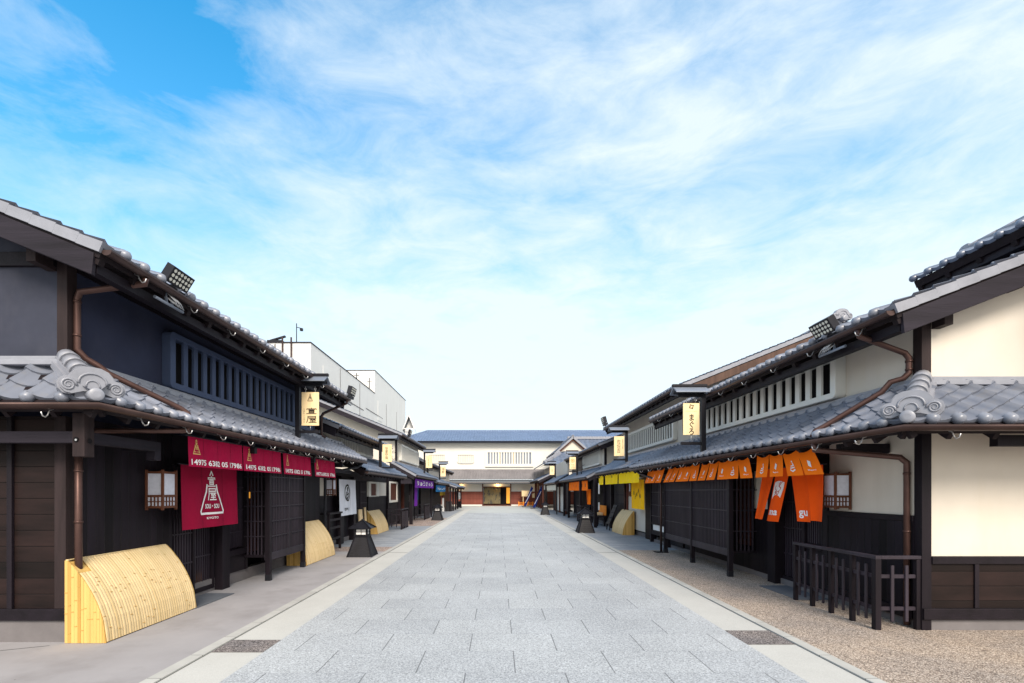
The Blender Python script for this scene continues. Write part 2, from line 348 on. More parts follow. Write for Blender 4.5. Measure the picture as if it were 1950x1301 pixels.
# ------------------------------------------------------------------ text and prints
TC = {}
def text2d(s, size=1.0, vertical=False, bold=0.0, spacing=1.0, wide=1.0, lsp=1.0):
    key = (s, size, vertical, bold, spacing, wide, lsp)
    if key in TC: return TC[key]
    cu = bpy.data.curves.new('t', 'FONT'); cu.body = "\n".join(s) if vertical else s
    cu.align_x = 'CENTER'; cu.align_y = 'CENTER'; cu.size = size; cu.resolution_u = 2; cu.offset = bold; cu.space_character = spacing; cu.space_line = lsp
    ob = bpy.data.objects.new('t', cu); sc.collection.objects.link(ob)
    dg = bpy.context.evaluated_depsgraph_get(); me = bpy.data.meshes.new_from_object(ob.evaluated_get(dg))
    vs = [(v.co.x * wide, v.co.y) for v in me.vertices]; fs = [tuple(p.vertices) for p in me.polygons]
    bpy.data.objects.remove(ob); bpy.data.curves.remove(cu); bpy.data.meshes.remove(me)
    if vs:
        cx = (min(v[0] for v in vs) + max(v[0] for v in vs)) / 2; cy = (min(v[1] for v in vs) + max(v[1] for v in vs)) / 2
        vs = [(a - cx, b - cy) for a, b in vs]
    TC[key] = (vs, fs); return TC[key]
class Print:
    def __init__(self): self.v = []; self.f = []
    def add(self, vs, fs, x=0, y=0):
        o = len(self.v); self.v += [(a + x, b + y) for a, b in vs]; self.f += [tuple(i + o for i in q) for q in fs]; return self
    def text(self, s, size, x=0, y=0, **k): vs, fs = text2d(s, size, **k); return self.add(vs, fs, x, y)
    def fit(self, s, x, y, w, h, **k):
        """text stretched to fill a w x h box centred on x, y"""
        vs, fs = text2d(s, 1.0, **k)
        ww = max(v[0] for v in vs) - min(v[0] for v in vs); hh = max(v[1] for v in vs) - min(v[1] for v in vs)
        return self.add([(a * w / ww, b * h / hh) for a, b in vs], fs, x, y)
    def stroke(self, pts, w, closed=False):
        P = pts + ([pts[0]] if closed else [])
        for a, b in zip(P, P[1:]):
            a = Vector(a); b = Vector(b); d = (b - a).normalized(); n = Vector((-d.y, d.x)) * w / 2; e = d * w * .35
            self.add([tuple(a - e + n), tuple(a - e - n), tuple(b + e - n), tuple(b + e + n)], [(0, 1, 2, 3)])
        return self
    def disc(self, x, y, r, r2=0, n=24, sx=1):
        for i in range(n):
            a, b = 2*math.pi*i/n, 2*math.pi*(i+1)/n
            p = [(x + r*sx*math.cos(a), y + r*math.sin(a)), (x + r*sx*math.cos(b), y + r*math.sin(b)), (x + r2*sx*math.cos(b), y + r2*math.sin(b)), (x + r2*sx*math.cos(a), y + r2*math.sin(a))]
            self.add(p, [(0, 1, 2, 3)])
        return self
    def build(self, name, m, parent, fn, fine=0.0):
        bm = bmesh.new(); vs = [bm.verts.new((a, b, 0)) for a, b in self.v]
        for q in self.f:
            try: bm.faces.new([vs[i] for i in q])
            except ValueError: pass
        if fine:
            bmesh.ops.triangulate(bm, faces=bm.faces)
            for _ in range(5):
                es = [e for e in bm.edges if e.calc_length() > fine]
                if not es: break
                bmesh.ops.subdivide_edges(bm, edges=es, cuts=1); bmesh.ops.triangulate(bm, faces=[f for f in bm.faces if len(f.verts) > 3])
        org = Vector(parent['_o'])
        for v in bm.verts: v.co = Vector(fn(v.co.x, v.co.y)) - org
        me = bpy.data.meshes.new(name); bm.to_mesh(me); bm.free(); me.materials.append(MATS[m])
        o = bpy.data.objects.new(name, me); sc.collection.objects.link(o); o.parent = parent; return o
GL = {'宣': [[(0, .5), (0, .38)], [(-.46, .20), (-.46, .36), (.46, .36), (.46, .20)], [(-.30, .19), (.30, .19)], [(-.25, .05), (.25, .05), (.25, -.28), (-.25, -.28), (-.25, .05)], [(-.25, -.115), (.25, -.115)], [(-.48, -.46), (.48, -.46)]],
      '屋': [[(-.36, .44), (.42, .44), (.42, .23), (-.36, .23)], [(-.36, .46), (-.37, .0), (-.48, -.48)], [(-.22, .07), (.46, .07)], [(.02, .07), (-.10, -.09), (.34, -.07)], [(.24, .02), (.40, -.13)], [(.11, -.10), (.11, -.46)], [(-.14, -.27), (.38, -.27)], [(-.27, -.47), (.48, -.47)]]}
def block_char(p, ch, x, y, w, h, t):
    for st in GL[ch]: p.stroke([(x + a*w, y + b*h) for a, b in st], t)
    return p
def flask(p, x, y, h):
    """bottle-shaped outline mark with two characters in it, height h, centred on x, y"""
    k = h / 2
    p.stroke([(x - .10*k, y + .78*k), (x, y + .98*k), (x + .10*k, y + .78*k)], .06*h)
    p.stroke([(x - .22*k, y + .28*k), (x - .26*k, y + .08*k), (x - .62*k, y - .86*k), (x + .62*k, y - .86*k), (x + .26*k, y + .08*k), (x + .22*k, y + .28*k)], .055*h)
    block_char(p, "宣", x, y + .45*k, .42*k, .40*k, .045*k); block_char(p, "屋", x, y - .07*k, .46*k, .44*k, .045*k)
    p.fit("SOU・SOU", x, y - .58*k, .86*k, .16*k, bold=.02)
    return p

# ------------------------------------------------------------------ roofs
TR = random.Random(11)
def tiles(mb, O, U, V, lu, lv, keep=None, col=.27, row=.24, ball=.053, seg=1, amp=.042):
    O = Vector(O) + Vector((0, 0, .075)); U = Vector(U).normalized(); V = Vector(V).normalized(); N = U.cross(V)
    if N.z < 0: N = -N
    nc = max(1, round(lu / col)); cw = lu / nc; nr = max(1, round(lv / row)); rh = lv / nr
    ts = (0, .16, .34, .52, .70, .82, .91, 1.0) if seg else (0, .35, .7, .9, 1.0)
    hf = lambda t: -amp * math.sin(math.pi * min(1, t / .86)) ** .8 if t < .86 else amp * .55 * math.sin(math.pi * (t - .86) / .14)
    hs_ = [hf(t) for t in ts]; n = len(ts); LIFT = .028
    for c in range(nc):
        for r in range(nr):
            if keep and not keep(O + U*((c+.5)*cw) + V*((r+.5)*rh)): continue
            v0, v1 = r*rh - .012 + TR.uniform(-.004, .004), (r+1)*rh; j = TR.uniform(-.003, .004)
            A = [O + U*((c+t)*cw) + V*v0 + N*(h + LIFT + j) for t, h in zip(ts, hs_)]
            Bq = [O + U*((c+t)*cw) + V*v1 + N*h for t, h in zip(ts, hs_)]
            drop = .05 if r == 0 else .026
            C = [p - N*drop for p in A]
            mb.add(A + Bq, [(i, i+1, n+i+1, n+i) for i in range(n-1)], True)
            mb.add(C + A, [(i, i+1, n+i+1, n+i) for i in range(n-1)], False)
        if ball:
            p = O + U*((c + .98)*cw) - V*.035 - N*.004
            if keep and not keep(O + U*((c+.98)*cw) + V*.12): continue
            k = 10 if seg else 6; a = [];
            for rr, d in ((ball, -.05), (ball, .012), (ball*.75, .03), (ball*.35, .042), (0.002, .046)):
                a += [p + U*(rr*math.cos(2*math.pi*j/k)) + N*(rr*math.sin(2*math.pi*j/k)) - V*d for j in range(k)]
            mb.add(a, [(i*k+j, i*k+(j+1) % k, (i+1)*k+(j+1) % k, (i+1)*k+j) for i in range(4) for j in range(k)], True)
def deck(mb, O, U, V, lu, lv, t0=.012, t1=-.10, raf=.0, pitch=.45, cut=None):
    """boards and rafters under a roof slope; cut(u) gives the slope length to use at u"""
    O = Vector(O); U = Vector(U).normalized(); V = Vector(V).normalized(); N = U.cross(V)
    if N.z < 0: N = -N
    def slab(a, b, h0, h1, la, lb):
        q = [O + U*a, O + U*b, O + U*b + V*lb, O + U*a + V*la]
        mb.add([p + N*h0 for p in q] + [p + N*h1 for p in q], [(0,1,2,3),(7,6,5,4),(0,4,5,1),(1,5,6,2),(2,6,7,3),(3,7,4,0)])
    L = (lambda u: lv) if cut is None else cut
    if cut is None: slab(0, lu, t0, t1, lv, lv)
    else:
        n = 12; e = [lu * i / n for i in range(n + 1)]
        for a, b in zip(e, e[1:]): slab(a, b, t0, t1, max(.02, L(a)), max(.02, L(b)))
    if raf:
        k = int(lu / pitch)
        for i in range(k + 1):
            u = .05 + (lu - .1) * i / max(1, k); l = max(.05, L(u))
            slab(u - raf/2, u + raf/2, t1 - .0015, t1 - .065, l, l)
def gutter(par, s, pts, r=.055, hooks=(), m='gutter', hook_r=.006):
    """half-round trough along pts (in side coordinates), open at the top, each hook its own sub-part"""
    mb = MB(s); P = [Vector(p) for p in pts]; n = 8; rings = []
    for i, p in enumerate(P):
        a = (P[i] - P[i-1]).normalized() if i else (P[1] - P[0]).normalized(); b = (P[i+1] - P[i]).normalized() if i < len(P)-1 else a
        t = (a + b).normalized(); side = Vector((t.y, -t.x, 0)).normalized(); k = 1 / max(.4, t.dot(b))
        ring = []
        for rr in (r, r - .006):
            ring += [p + side*(k*rr*math.cos(math.pi + math.pi*j/n)) + Vector((0, 0, rr*math.sin(math.pi + math.pi*j/n))) for j in range(n + 1)]
        rings.append(ring)
    m2 = 2*(n+1); vs = [q for r_ in rings for q in r_]; fs = []
    for i in range(len(P) - 1):
        for j in range(n):
            fs.append((i*m2+j, i*m2+j+1, (i+1)*m2+j+1, (i+1)*m2+j)); k = n + 1
            fs.append((i*m2+k+j+1, i*m2+k+j, (i+1)*m2+k+j, (i+1)*m2+k+j+1))
        for j in (0, n): fs.append((i*m2+j, (i+1)*m2+j, (i+1)*m2+n+1+j, i*m2+n+1+j))
    mb.add(vs, fs, True)
    for i in (0, len(P)-1):
        o = len(mb.v); mb.add([rings[i][j] for j in range(n+1)], [tuple(range(n+1))])
    g = mb.build('gutter', m, par)
    for (p, d) in hooks:
        h = MB(s); p = Vector(p); d = Vector(d).normalized()
        q = [p + d*(r+.004) + Vector((0,0,.01))]
        q += [p + d*((r+.004)*math.cos(R(a))) - Vector((0,0,(r+.004)*math.sin(R(a)))) for a in (30, 60, 90)]
        base = q[-1]
        q += [base - d*.02 + Vector((0,0,-.05)), base - d*.045 + Vector((0,0,-.075)), base - d*.075 + Vector((0,0,-.065)), base - d*.09 + Vector((0,0,-.03))]
        h.tube(q, hook_r, 6); h.build('gutter_bracket', 'steel', g)
    return g
def downpipe(par, s, pts, r=.033, collars=(), m='copper', name='downpipe'):
    mb = MB(s); mb.tube(pts, r, 12)
    for c in collars: mb.tube([Vector(c) - Vector((0,0,.012)), Vector(c) + Vector((0,0,.012))], r + .006, 12)
    return mb.build(name, m, par)
def roof(par, s, name, de, ze, dt, zt, Y0, Y1, m='tile', keep=None, raf=.06, balls=True, seg=1, cut=None, col=.27):
    V = Vector((dt-de, 0, zt-ze)); L = V.length
    mb = MB(s); tiles(mb, (de, Y0, ze), (0,1,0), V, Y1-Y0, L, keep, ball=.053 if balls else 0, seg=seg, col=col)
    o = mb.build(name, m, par, recalc=False)
    d = MB(s); deck(d, (de, Y0, ze), (0,1,0), V, Y1-Y0, L, raf=raf, cut=cut); d.build('soffit', 'soffit', o)
    return o
def verge(par, s, Yv, de, ze, dt, zt, depth=.2, light='ridge_tile', wood='wood_grey', side=-1):
    """tiled verge edge and barge board of a gable end that faces the camera (side=-1) or away"""
    a = Vector((de, Yv, ze)); b = Vector((dt, Yv, zt)); V = (b - a).normalized(); N = Vector((-V.z, 0, V.x)); L = (b - a).length
    mb = MB(s); n = max(2, int(L / .24)); l = L / n
    for i in range(n):
        p = a + V*(i*l); q = a + V*((i+1)*l - .001)
        y0, y1 = (Yv - .03, Yv + .12) if side < 0 else (Yv - .12, Yv + .03)
        c = [p + N*.062, q + N*.050, q - N*.05, p - N*.045]
        mb.add([Vector((k.x, y0, k.z)) for k in c] + [Vector((k.x, y1, k.z)) for k in c], [(0,1,2,3),(7,6,5,4),(0,4,5,1),(1,5,6,2),(2,6,7,3),(3,7,4,0)])
    mb.build('verge_tiles', light, par)
    w = MB(s); y0, y1 = (Yv - .012, Yv + .035) if side < 0 else (Yv - .035, Yv + .012)
    c = [a - N*.07 + V*.06, b - N*.07, b - N*(.07+depth), a - N*(.07+depth) + V*.0]
    w.add([Vector((k.x, y0, k.z)) for k in c] + [Vector((k.x, y1, k.z)) for k in c], [(0,1,2,3),(7,6,5,4),(0,4,5,1),(1,5,6,2),(2,6,7,3),(3,7,4,0)])
    w.build('barge_board', wood, par, bevel=.006)
def ridge(par, s, p0, p1, w=.2, h=.24, m='ridge_tile', cap=True, name='ridge'):
    mb = MB(s); p0 = Vector(p0); p1 = Vector(p1)
    mb.bar(p0 + Vector((0,0,h*.2)), p1 + Vector((0,0,h*.2)), w*1.15, h*.38); mb.bar(p0 + Vector((0,0,h*.55)), p1 + Vector((0,0,h*.55)), w*.85, h*.3)
    L = (p1 - p0).length; n = max(1, int(L / .27)); d = (p1 - p0) / n
    for i in range(n): mb.tube([p0 + d*i + Vector((0,0,h*.72)), p0 + d*(i+.97) + Vector((0,0,h*.72))], [w*.36, w*.32], 8)
    return mb.build(name, m, par)
def onigawara(par, s, C, fwd, k=1.0, m='ridge_tile'):
    """ornamental end tile: cloud outline, two scrolls, arch and the round cap below"""
    C = Vector(C); F = Vector(fwd).normalized(); A = Vector((-F.y, F.x, 0)).normalized(); Z = Vector((0,0,1)); B = (Z - F*F.z*0).normalized()
    half = [(0, .17), (.07, .165), (.13, .135), (.165, .09), (.18, .055), (.215, .05), (.255, .02), (.27, -.025), (.26, -.075), (.225, -.115), (.17, -.125), (.12, -.105), (.08, -.09), (0, -.085)]
    out = half + [(-x, y) for x, y in reversed(half[1:-1])]
    mb = MB(s)
    mb.prism([(x*k, y*k) for x, y in out], C, A, B, F*(-.10*k)); mb.prism([(x*k*.93, y*k*.93) for x, y in out], C + F*.001, A, B, F*(.022*k))
    o = mb.build('onigawara', m, par)
    for sg in (-1, 1):
        t = MB(s); pts = []
        for i in range(26):
            a = i * .55; rr = (.062 - .0021*i) * k
            pts.append(C + A*(sg*(.185*k + rr*math.cos(a)*-1)) + B*(-.035*k + rr*math.sin(a)) + F*.026*k)
        t.tube(pts, [.012*k*(1 - i/40) for i in range(26)], 6); t.build('scroll', m, o)
    t = MB(s); t.tube([C + A*(.11*k*math.cos(R(a))) + B*(.01*k + .09*k*math.sin(R(a))) + F*.026*k for a in range(-10, 191, 20)], .011*k, 6)
    t.tube([C + A*(.055*k*math.cos(R(a))) + B*(-.03*k + .06*k*math.sin(R(a))) + F*.026*k for a in range(-10, 191, 25)], .008*k, 6); t.build('arch_relief', m, o)
    return o
def round_cap(par, s, P, fwd, r=.075, L=.16, m='ridge_tile'):
    P = Vector(P); F = Vector(fwd).normalized(); mb = MB(s)
    mb.tube([P - F*L, P + F*.03, P + F*.036, P + F*.044], [r*.96, r, r*.88, r*.45], 20); return mb.build('round_cap', m, par)

# ------------------------------------------------------------------ facade pieces (side coordinates: distance from street axis, depth, height)
def box(par, s, name, m, *b, bevel=0):
    mb = MB(s); mb.box(*b); return mb.build(name, m, par, bevel=bevel)
def grille(par, s, d, Y0, Y1, z0, z1, m, prot=.12, sw=.21, n=20, fr=.10, dark='void', name='grille_window', rad=.07):
    """plastered slotted window standing proud of the wall plane d"""
    f = MB(s); f.ring(Y0, Y1, z0, z1, Y0+fr*1.3, Y1-fr*1.3, z0+fr, z1-fr, (d-prot, 0, 0), (0,1,0), (0,0,1), (prot, 0, 0), rad=rad)
    o = f.build(name, m, par, bevel=.008)
    b = MB(s); w = (Y1-Y0-2.6*fr) / n
    for i in range(n - 1):
        y = Y0 + fr*1.3 + w*(i+1); b.box(d-prot+.012, y - w*sw, z0+fr-.004, d-prot+.045, y + w*sw, z1-fr+.004)
    b.build('slats', m, o); box(o, s, 'recess', dark, d-.012, Y0+fr, z0+fr*.8, d-.004, Y1-fr, z1-fr*.8)
    return o
def lattice(par, s, d, Y0, Y1, z0, z1, rails=(), pitch=.06, bw=.028, name='lattice', m='wood_slat', dark=True, rd=.02, muntins=(), dd=.09):
    b = MB(s); n = max(1, round((Y1-Y0)/pitch)); p = (Y1-Y0)/n
    for i in range(n): y = Y0 + p*(i+.5); b.box(d, y-bw/2, z0, d+.03, y+bw/2, z1)
    for z in rails: b.box(d-.008, Y0, z-rd/2, d+.022, Y1, z+rd/2)
    for y in muntins: b.box(d-.012, y-.022, z0, d+.04, y+.022, z1)
    o = b.build(name, m, par)
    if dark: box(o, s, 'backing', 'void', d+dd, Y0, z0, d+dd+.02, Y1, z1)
    return o
def wainscot(par, s, d, Y0, Y1, z0, z1, m='wood_vboard', trim=True):
    box(par, s, 'wainscot', m, d-.02, Y0, z0, d+.06, Y1, z1)
    if trim:
        box(par, s, 'wainscot_rail', 'wood_horizontal', d-.035, Y0, z1, d+.06, Y1, z1+.07, bevel=.004)
        box(par, s, 'base_sill', 'wood_horizontal', d-.045, Y0, z0-.12, d+.06, Y1, z0, bevel=.004)
def railing(s, label, d0, d1, Y0, Y1, group, main=5):
    t = thing('picket_railing', label, 'railing', (s*d0, Y0, 0), group)
    r = MB(s); r.box(d0-.035, Y0-.035, .835, d0+.035, Y1+.035, .875); r.build('top_rail', 'wood_slat', t, bevel=.004)
    r = MB(s); r.box(d0+.036, Y0-.035, .835, d1, Y0+.035, .875); r.build('top_rail', 'wood_slat', t, bevel=.004)
    for z in (.25, .63):
        r = MB(s); r.box(d0-.012, Y0, z-.022, d0+.012, Y1, z+.022); r.build('rail', 'wood_slat', t)
        r = MB(s); r.box(d0, Y0-.012, z-.0215, d1, Y0+.012, z+.0215); r.build('rail', 'wood_slat', t)
    st = (Y1-Y0)/(main-1)
    for i in range(main):
        y = Y0 + st*i; w = .034 if i == 0 else .026
        r = MB(s); r.box(d0-w, y-w, 0, d0+w, y+w, .834); r.build('post', 'wood', t, bevel=.004)
        if i < main-1:
            for k in (1, 2):
                r = MB(s); yy = y + st*k/3; r.box(d0-.033, yy-.017, .10, d0-.013, yy+.017, .76); r.build('picket', 'wood_slat', t, bevel=.003)
    for k in (1, 2):
        x = d0 + (d1-d0)*k/3; r = MB(s); r.box(x-.018, Y0-.033, .10, x+.018, Y0-.013, .76); r.build('picket', 'wood_slat', t, bevel=.003)
    r = MB(s); r.box(d1-.05, Y0-.026, 0, d1-.001, Y0+.026, .834); r.build('post', 'wood', t, bevel=.004)
    return t
PROF = [(0, .89), (-.035, .885), (-.10, .815), (-.20, .69), (-.29, .545), (-.36, .40), (-.41, .25), (-.435, .12), (-.445, .012)]
def prof(i):
    return PROF[i]
def inuyarai(s, label, d, Y0, Y1, nodes=True, notch=False):
    """curved bamboo fender: slats run from the wall down to the pavement"""
    t = thing('bamboo_fender', label, 'bamboo fender', (s*d, Y0, 0), 'curved bamboo fenders at the foot of the walls')
    mb = MB(s); w = .0405; n = int((Y1-Y0)/w); w = (Y1-Y0)/n; rng = random.Random(int(Y0*10))
    pf = []
    for (a, za), (b, zb) in zip(PROF, PROF[1:]): pf += [(a, za), ((a+b)/2, (za+zb)/2)]
    pf.append(PROF[-1]); P = [Vector((d+a, 0, z)) for a, z in pf]; nor = []
    for i in range(len(P)):
        tng = (P[min(i+1, len(P)-1)] - P[max(i-1, 0)]).normalized(); nor.append(Vector((-abs(tng.z), 0, abs(tng.x))))
    for k in range(n):
        y = Y0 + k*w; i0 = 5 if notch and k < 4 else 0; lift = rng.uniform(-.0015, .0015)
        pp = P[i0:]; nr = nor[i0:]; m = len(pp); vs = []
        for p, q in zip(pp, nr):
            for fy, h in ((.02, -.007), (.08, .0), (.35, .0025), (.65, .0025), (.92, .0), (.98, -.007)):
                vs.append(Vector((p.x, y + w*fy, p.z)) + q*(h + lift))
        mb.add(vs, [(i*6+j, i*6+j+1, (i+1)*6+j+1, (i+1)*6+j) for i in range(m-1) for j in range(5)], False)
    bk = MB(s); bk.grid(lambda i, j: (P[j].x + .012, Y0 + (Y1-Y0)*i, max(.003, P[j].z - .012)), 1, len(P)-1); bk.build('backing', 'bamboo_side', t)
    nd = MB(s); nslat = len(mb.f)
    if nodes:
        for k in range(n):
            for _ in range(1 + (k % 3 == 0)):
                i = rng.choice([5, 7, 8, 9, 10, 11, 12, 13, 14, 15]); f = rng.random(); p = P[i-1].lerp(P[i], f); q = nor[i]
                tg = (P[i] - P[i-1]).normalized(); y = Y0 + k*w
                c = p + q*.004; vs = []
                for a_, h in ((-.004, 0), (0, .005), (.004, 0)):
                    for fy in (.12, .88): vs.append(Vector((c.x, y + w*fy, c.z)) + tg*a_ + q*h)
                nd.add(vs, [(0,1,3,2), (2,3,5,4)])
        mb.add(nd.v, nd.f)
    o = mb.build('curved_slats', 'bamboo', t, recalc=False); o.data.materials.append(MATS['bamboo_node'])
    for pg in o.data.polygons:
        if pg.index >= nslat: pg.material_index = 1
    for yy, sg in ((Y0, -1), (Y1, 1)):
        sp = MB(s); m = 13; ww = .445/m
        def top(x):
            for (a, za), (b, zb) in zip(PROF, PROF[1:]):
                if b <= x <= a: return zb + (za-zb)*(x-b)/(a-b)
            return 0.01
        for k in range(m):
            x0 = -.445 + k*ww; x1 = x0 + ww*.94; h0 = max(.013, top(x0)); h1 = top(min(0, x1)); ya, yb = (yy - .014, yy) if sg < 0 else (yy, yy + .014)
            off = rng.uniform(0, .002)
            vs = [(d+x0, ya-off if sg < 0 else ya, .003), (d+x1, ya-off if sg < 0 else ya, .003), (d+x1, ya-off if sg < 0 else ya, h1), (d+x0, ya-off if sg < 0 else ya, h0), (d+x0, yb, .003), (d+x1, yb, .003), (d+x1, yb, h1), (d+x0, yb, h0)]
            sp.add(vs, [(0,1,2,3),(7,6,5,4),(0,4,5,1),(1,5,6,2),(2,6,7,3),(3,7,4,0)])
        ob = sp.build('side_panel', 'bamboo_side', t)
        if nodes and sg < 0:
            q = MB(s)
            for k in range(m):
                for z in (rng.uniform(.1, .4), rng.uniform(.35, .8)):
                    x0 = -.445 + k*ww
                    if z < top(x0) - .04: q.box(d+x0+.003, yy-.020, z, d+x0+ww*.9, yy-.013, z+.007)
            q.build('node_rings', 'bamboo_node', ob)
    c = MB(s); c.box(d-.03, Y0, .889, d, Y1, .899); c.build('top_strip', 'bamboo', t)
    return t
def floor_lantern(x, y, label, k=1.0):
    t = thing('street_lantern', label, 'street lantern', (x, y, 0), 'black wooden floor lanterns along the street')
    def P(a, b, z): return (x + a*k, y + b*k, z*k)
    def frus(mb, a, z0, b, z1, a2=None, b2=None):
        vs = [P(-a,-a,z0), P(a,-a,z0), P(a,a,z0), P(-a,a,z0), P(-b,-b,z1), P(b,-b,z1), P(b,b,z1), P(-b,b,z1)]
        mb.add(vs, [(0,3,2,1),(4,5,6,7),(0,1,5,4),(1,2,6,5),(2,3,7,6),(3,0,4,7)])
    m = MB()
    for i in range(7):
        z0 = .0 + .07*i; a = .298 - .148*(z0/.49); b = .298 - .148*((z0+.068)/.49); frus(m, a + .004, z0, b + .002, z0 + .068)
    base = m.build('base', 'black_wood', t)
    for sx in (-1, 1):
        for sy in (-1, 1):
            q = MB(); q.bar(P(sx*.302, sy*.302, 0), P(sx*.152, sy*.152, .49), .03*k, .03*k); q.build('corner_batten', 'black_wood', base)
    m = MB(); frus(m, .165, .488, .165, .525); frus(m, .18, .500, .18, .515); m.build('collar', 'black_wood', t)
    lb = MB()
    for sx in (-1, 1):
        for sy in (-1, 1): lb.box(*P(sx*.14 - .018, sy*.14 - .018, .525), *P(sx*.14 + .018, sy*.14 + .018, .70))
    for z0, z1 in ((.5251, .548), (.675, .701)):
        for a in (-1, 1):
            lb.box(*P(-.125, a*.14 - .013, z0), *P(.125, a*.14 + .013, z1)); lb.box(*P(a*.14 - .013, -.125, z0), *P(a*.14 + .013, .125, z1))
    frame = lb.build('light_box', 'black_wood', t)
    for a in (-1, 1):
        p = MB(); p.box(*P(-.125, a*.128 - .003, .548), *P(.125, a*.128 + .003, .675)); pn = p.build('paper_pane', 'paper_white', frame)
        q = MB(); q.box(*P(-.006, a*.134 - .005, .548), *P(.006, a*.134 + .005, .675)); q.box(*P(-.125, a*.1335 - .0045, .606), *P(.125, a*.1335 + .0045, .617)); q.build('glazing_bar', 'black_wood', frame)
        p = MB(); p.box(*P(a*.128 - .003, -.125, .548), *P(a*.128 + .003, .125, .675)); p.build('paper_pane', 'paper_white', frame)
        q = MB(); q.box(*P(a*.134 - .005, -.006, .548), *P(a*.134 + .005, .006, .675)); q.box(*P(a*.1335 - .0045, -.125, .606), *P(a*.1335 + .0045, .125, .617)); q.build('glazing_bar', 'black_wood', frame)
    rf = MB()
    for i in range(5):
        z0 = .70 + .034*i; a = .265 - .225*(i/5); b = .265 - .225*((i+1.1)/5); frus(rf, a, z0, max(.03, b), z0 + .036)
    ro = rf.build('roof', 'black_wood', t)
    for sx in (-1, 1):
        for sy in (-1, 1): q = MB(); q.bar(P(sx*.275, sy*.275, .705), P(sx*.03, sy*.03, .885), .028*k, .03*k); q.build('hip_rib', 'black_wood', ro)
    q = MB(); q.sphere(P(0, 0, .90), .035*k, 10, 6, (1, 1, 1.1)); q.build('finial', 'black_wood', ro)
    return t
def wall_lantern(s, label, d0, d1, Y0, Y1, z0, z1, paper='paper'):
    """wooden box lantern fixed to a wall: d0 street side, d1 wall side"""
    t = thing('wall_lantern', label, 'wall lantern', (s*d1, Y0, z0), 'wooden wall lanterns beside the doors')
    f = MB(s); w = .028; zm = z0 + (z1-z0)*.30
    for a in (d0, d1-w):
        for b in (Y0, Y1-w): f.box(a, b, z0-.025, a+w, b+w, z1+.02)
    for z in (z0, zm, z1-.03):
        for b in (Y0+.004, Y1-.022): f.box(d0+w, b, z, d1-w, b+.018, z+.03)
        for a in (d0+.004, d1-.022): f.box(a, Y0+w, z, a+.018, Y1-w, z+.03)
    fr = f.build('frame', 'wood_lantern', t, bevel=.002)
    g = MB(s); n = 4
    for i in range(1, n):
        x = d0 + w + (d1-d0-2*w)*i/n; g.box(x-.007, Y0+.006, z0+.03, x+.007, Y0+.018, zm)
        y = Y0 + w + (Y1-Y0-2*w)*i/n; g.box(d0+.006, y-.007, z0+.03, d0+.018, y+.007, zm)
    zc = (z0 + .03 + zm)/2; g.box(d0+w, Y0+.007, zc-.006, d1-w, Y0+.017, zc+.006); g.box(d0+.007, Y0+w, zc-.006, d0+.017, Y1-w, zc+.006)
    g.build('lower_grid', 'wood_lantern', fr)
    for nm, b in (('paper_pane', (d0+w, Y0+.020, z0+.02, d1-w, Y0+.024, z1-.02)), ('paper_pane', (d0+.020, Y0+w, z0+.02, d0+.024, Y1-w, z1-.02))):
        p = MB(s); p.box(*b); p.build(nm, paper, t)
    p = MB(s); p.box(d0+.01, Y0+.01, z1-.012, d1, Y1-.01, z1); p.build('top_board', 'wood_lantern', t)
    return t
def floodlight(s, label, d, Y, z, k=1.0, tilt=32, back=False):
    t = thing('floodlight', label, 'floodlight', (s*d, Y, z), 'LED floodlights on the roof edges')
    a = Vector((0, 1, 0)); b = Vector((-math.sin(R(tilt)), 0, math.cos(R(tilt)))); n = Vector((-math.cos(R(tilt)), 0, -math.sin(R(tilt))))
    C = Vector((d - .05, Y, z + .16*k))
    def bx(name, m, c, u, v, h, par, bev=.004):
        q = MB(s); vs = [c + a*i*u + b*j*v + n*kk*h for kk in (-1, 1) for i, j in ((-1,-1),(1,-1),(1,1),(-1,1))]
        q.add(vs, [(0,1,2,3),(7,6,5,4),(0,4,5,1),(1,5,6,2),(2,6,7,3),(3,7,4,0)]); return q.build(name, m, par, bevel=bev)
    h = bx('housing', 'black_metal', C, .19*k, .10*k, .05*k, t)
    for i in range(6):
        for j in range(3):
            q = MB(s); c = C + a*((i-2.5)*.058*k) + b*((j-1)*.056*k) + n*.051*k
            q.tube([c, c + n*.004], .020*k, 12); q.build('lens', 'lens', h)
    bx('driver_box', 'black_metal', C - b*.15*k - n*.01, .19*k, .035*k, .05*k, t)
    q = MB(s); q.bar(C - b*.185*k - a*.05 - n*.02, Vector((d+.05, Y-.05, z-.15)), .03, .008); q.bar(C - b*.185*k + a*.05 - n*.02, Vector((d+.05, Y+.05, z-.15)), .03, .008)
    q.tube([(d+.05, Y-.25, z-.16), (d+.05, Y+.25, z-.16)], .018, 8); q.build('bracket', 'grey_metal', t)
    q = MB(s)
    for w_ in range(3):
        y0 = Y - .08 + .05*w_; q.tube([(d+.02, y0, z-.05), (d-.04, y0+.06, z-.13), (d-.03, y0+.12, z-.17), (d+.03, y0+.09, z-.12), (d+.05, y0+.02, z-.08)], .006, 5)
    q.build('cable', 'steel', t)
    return t
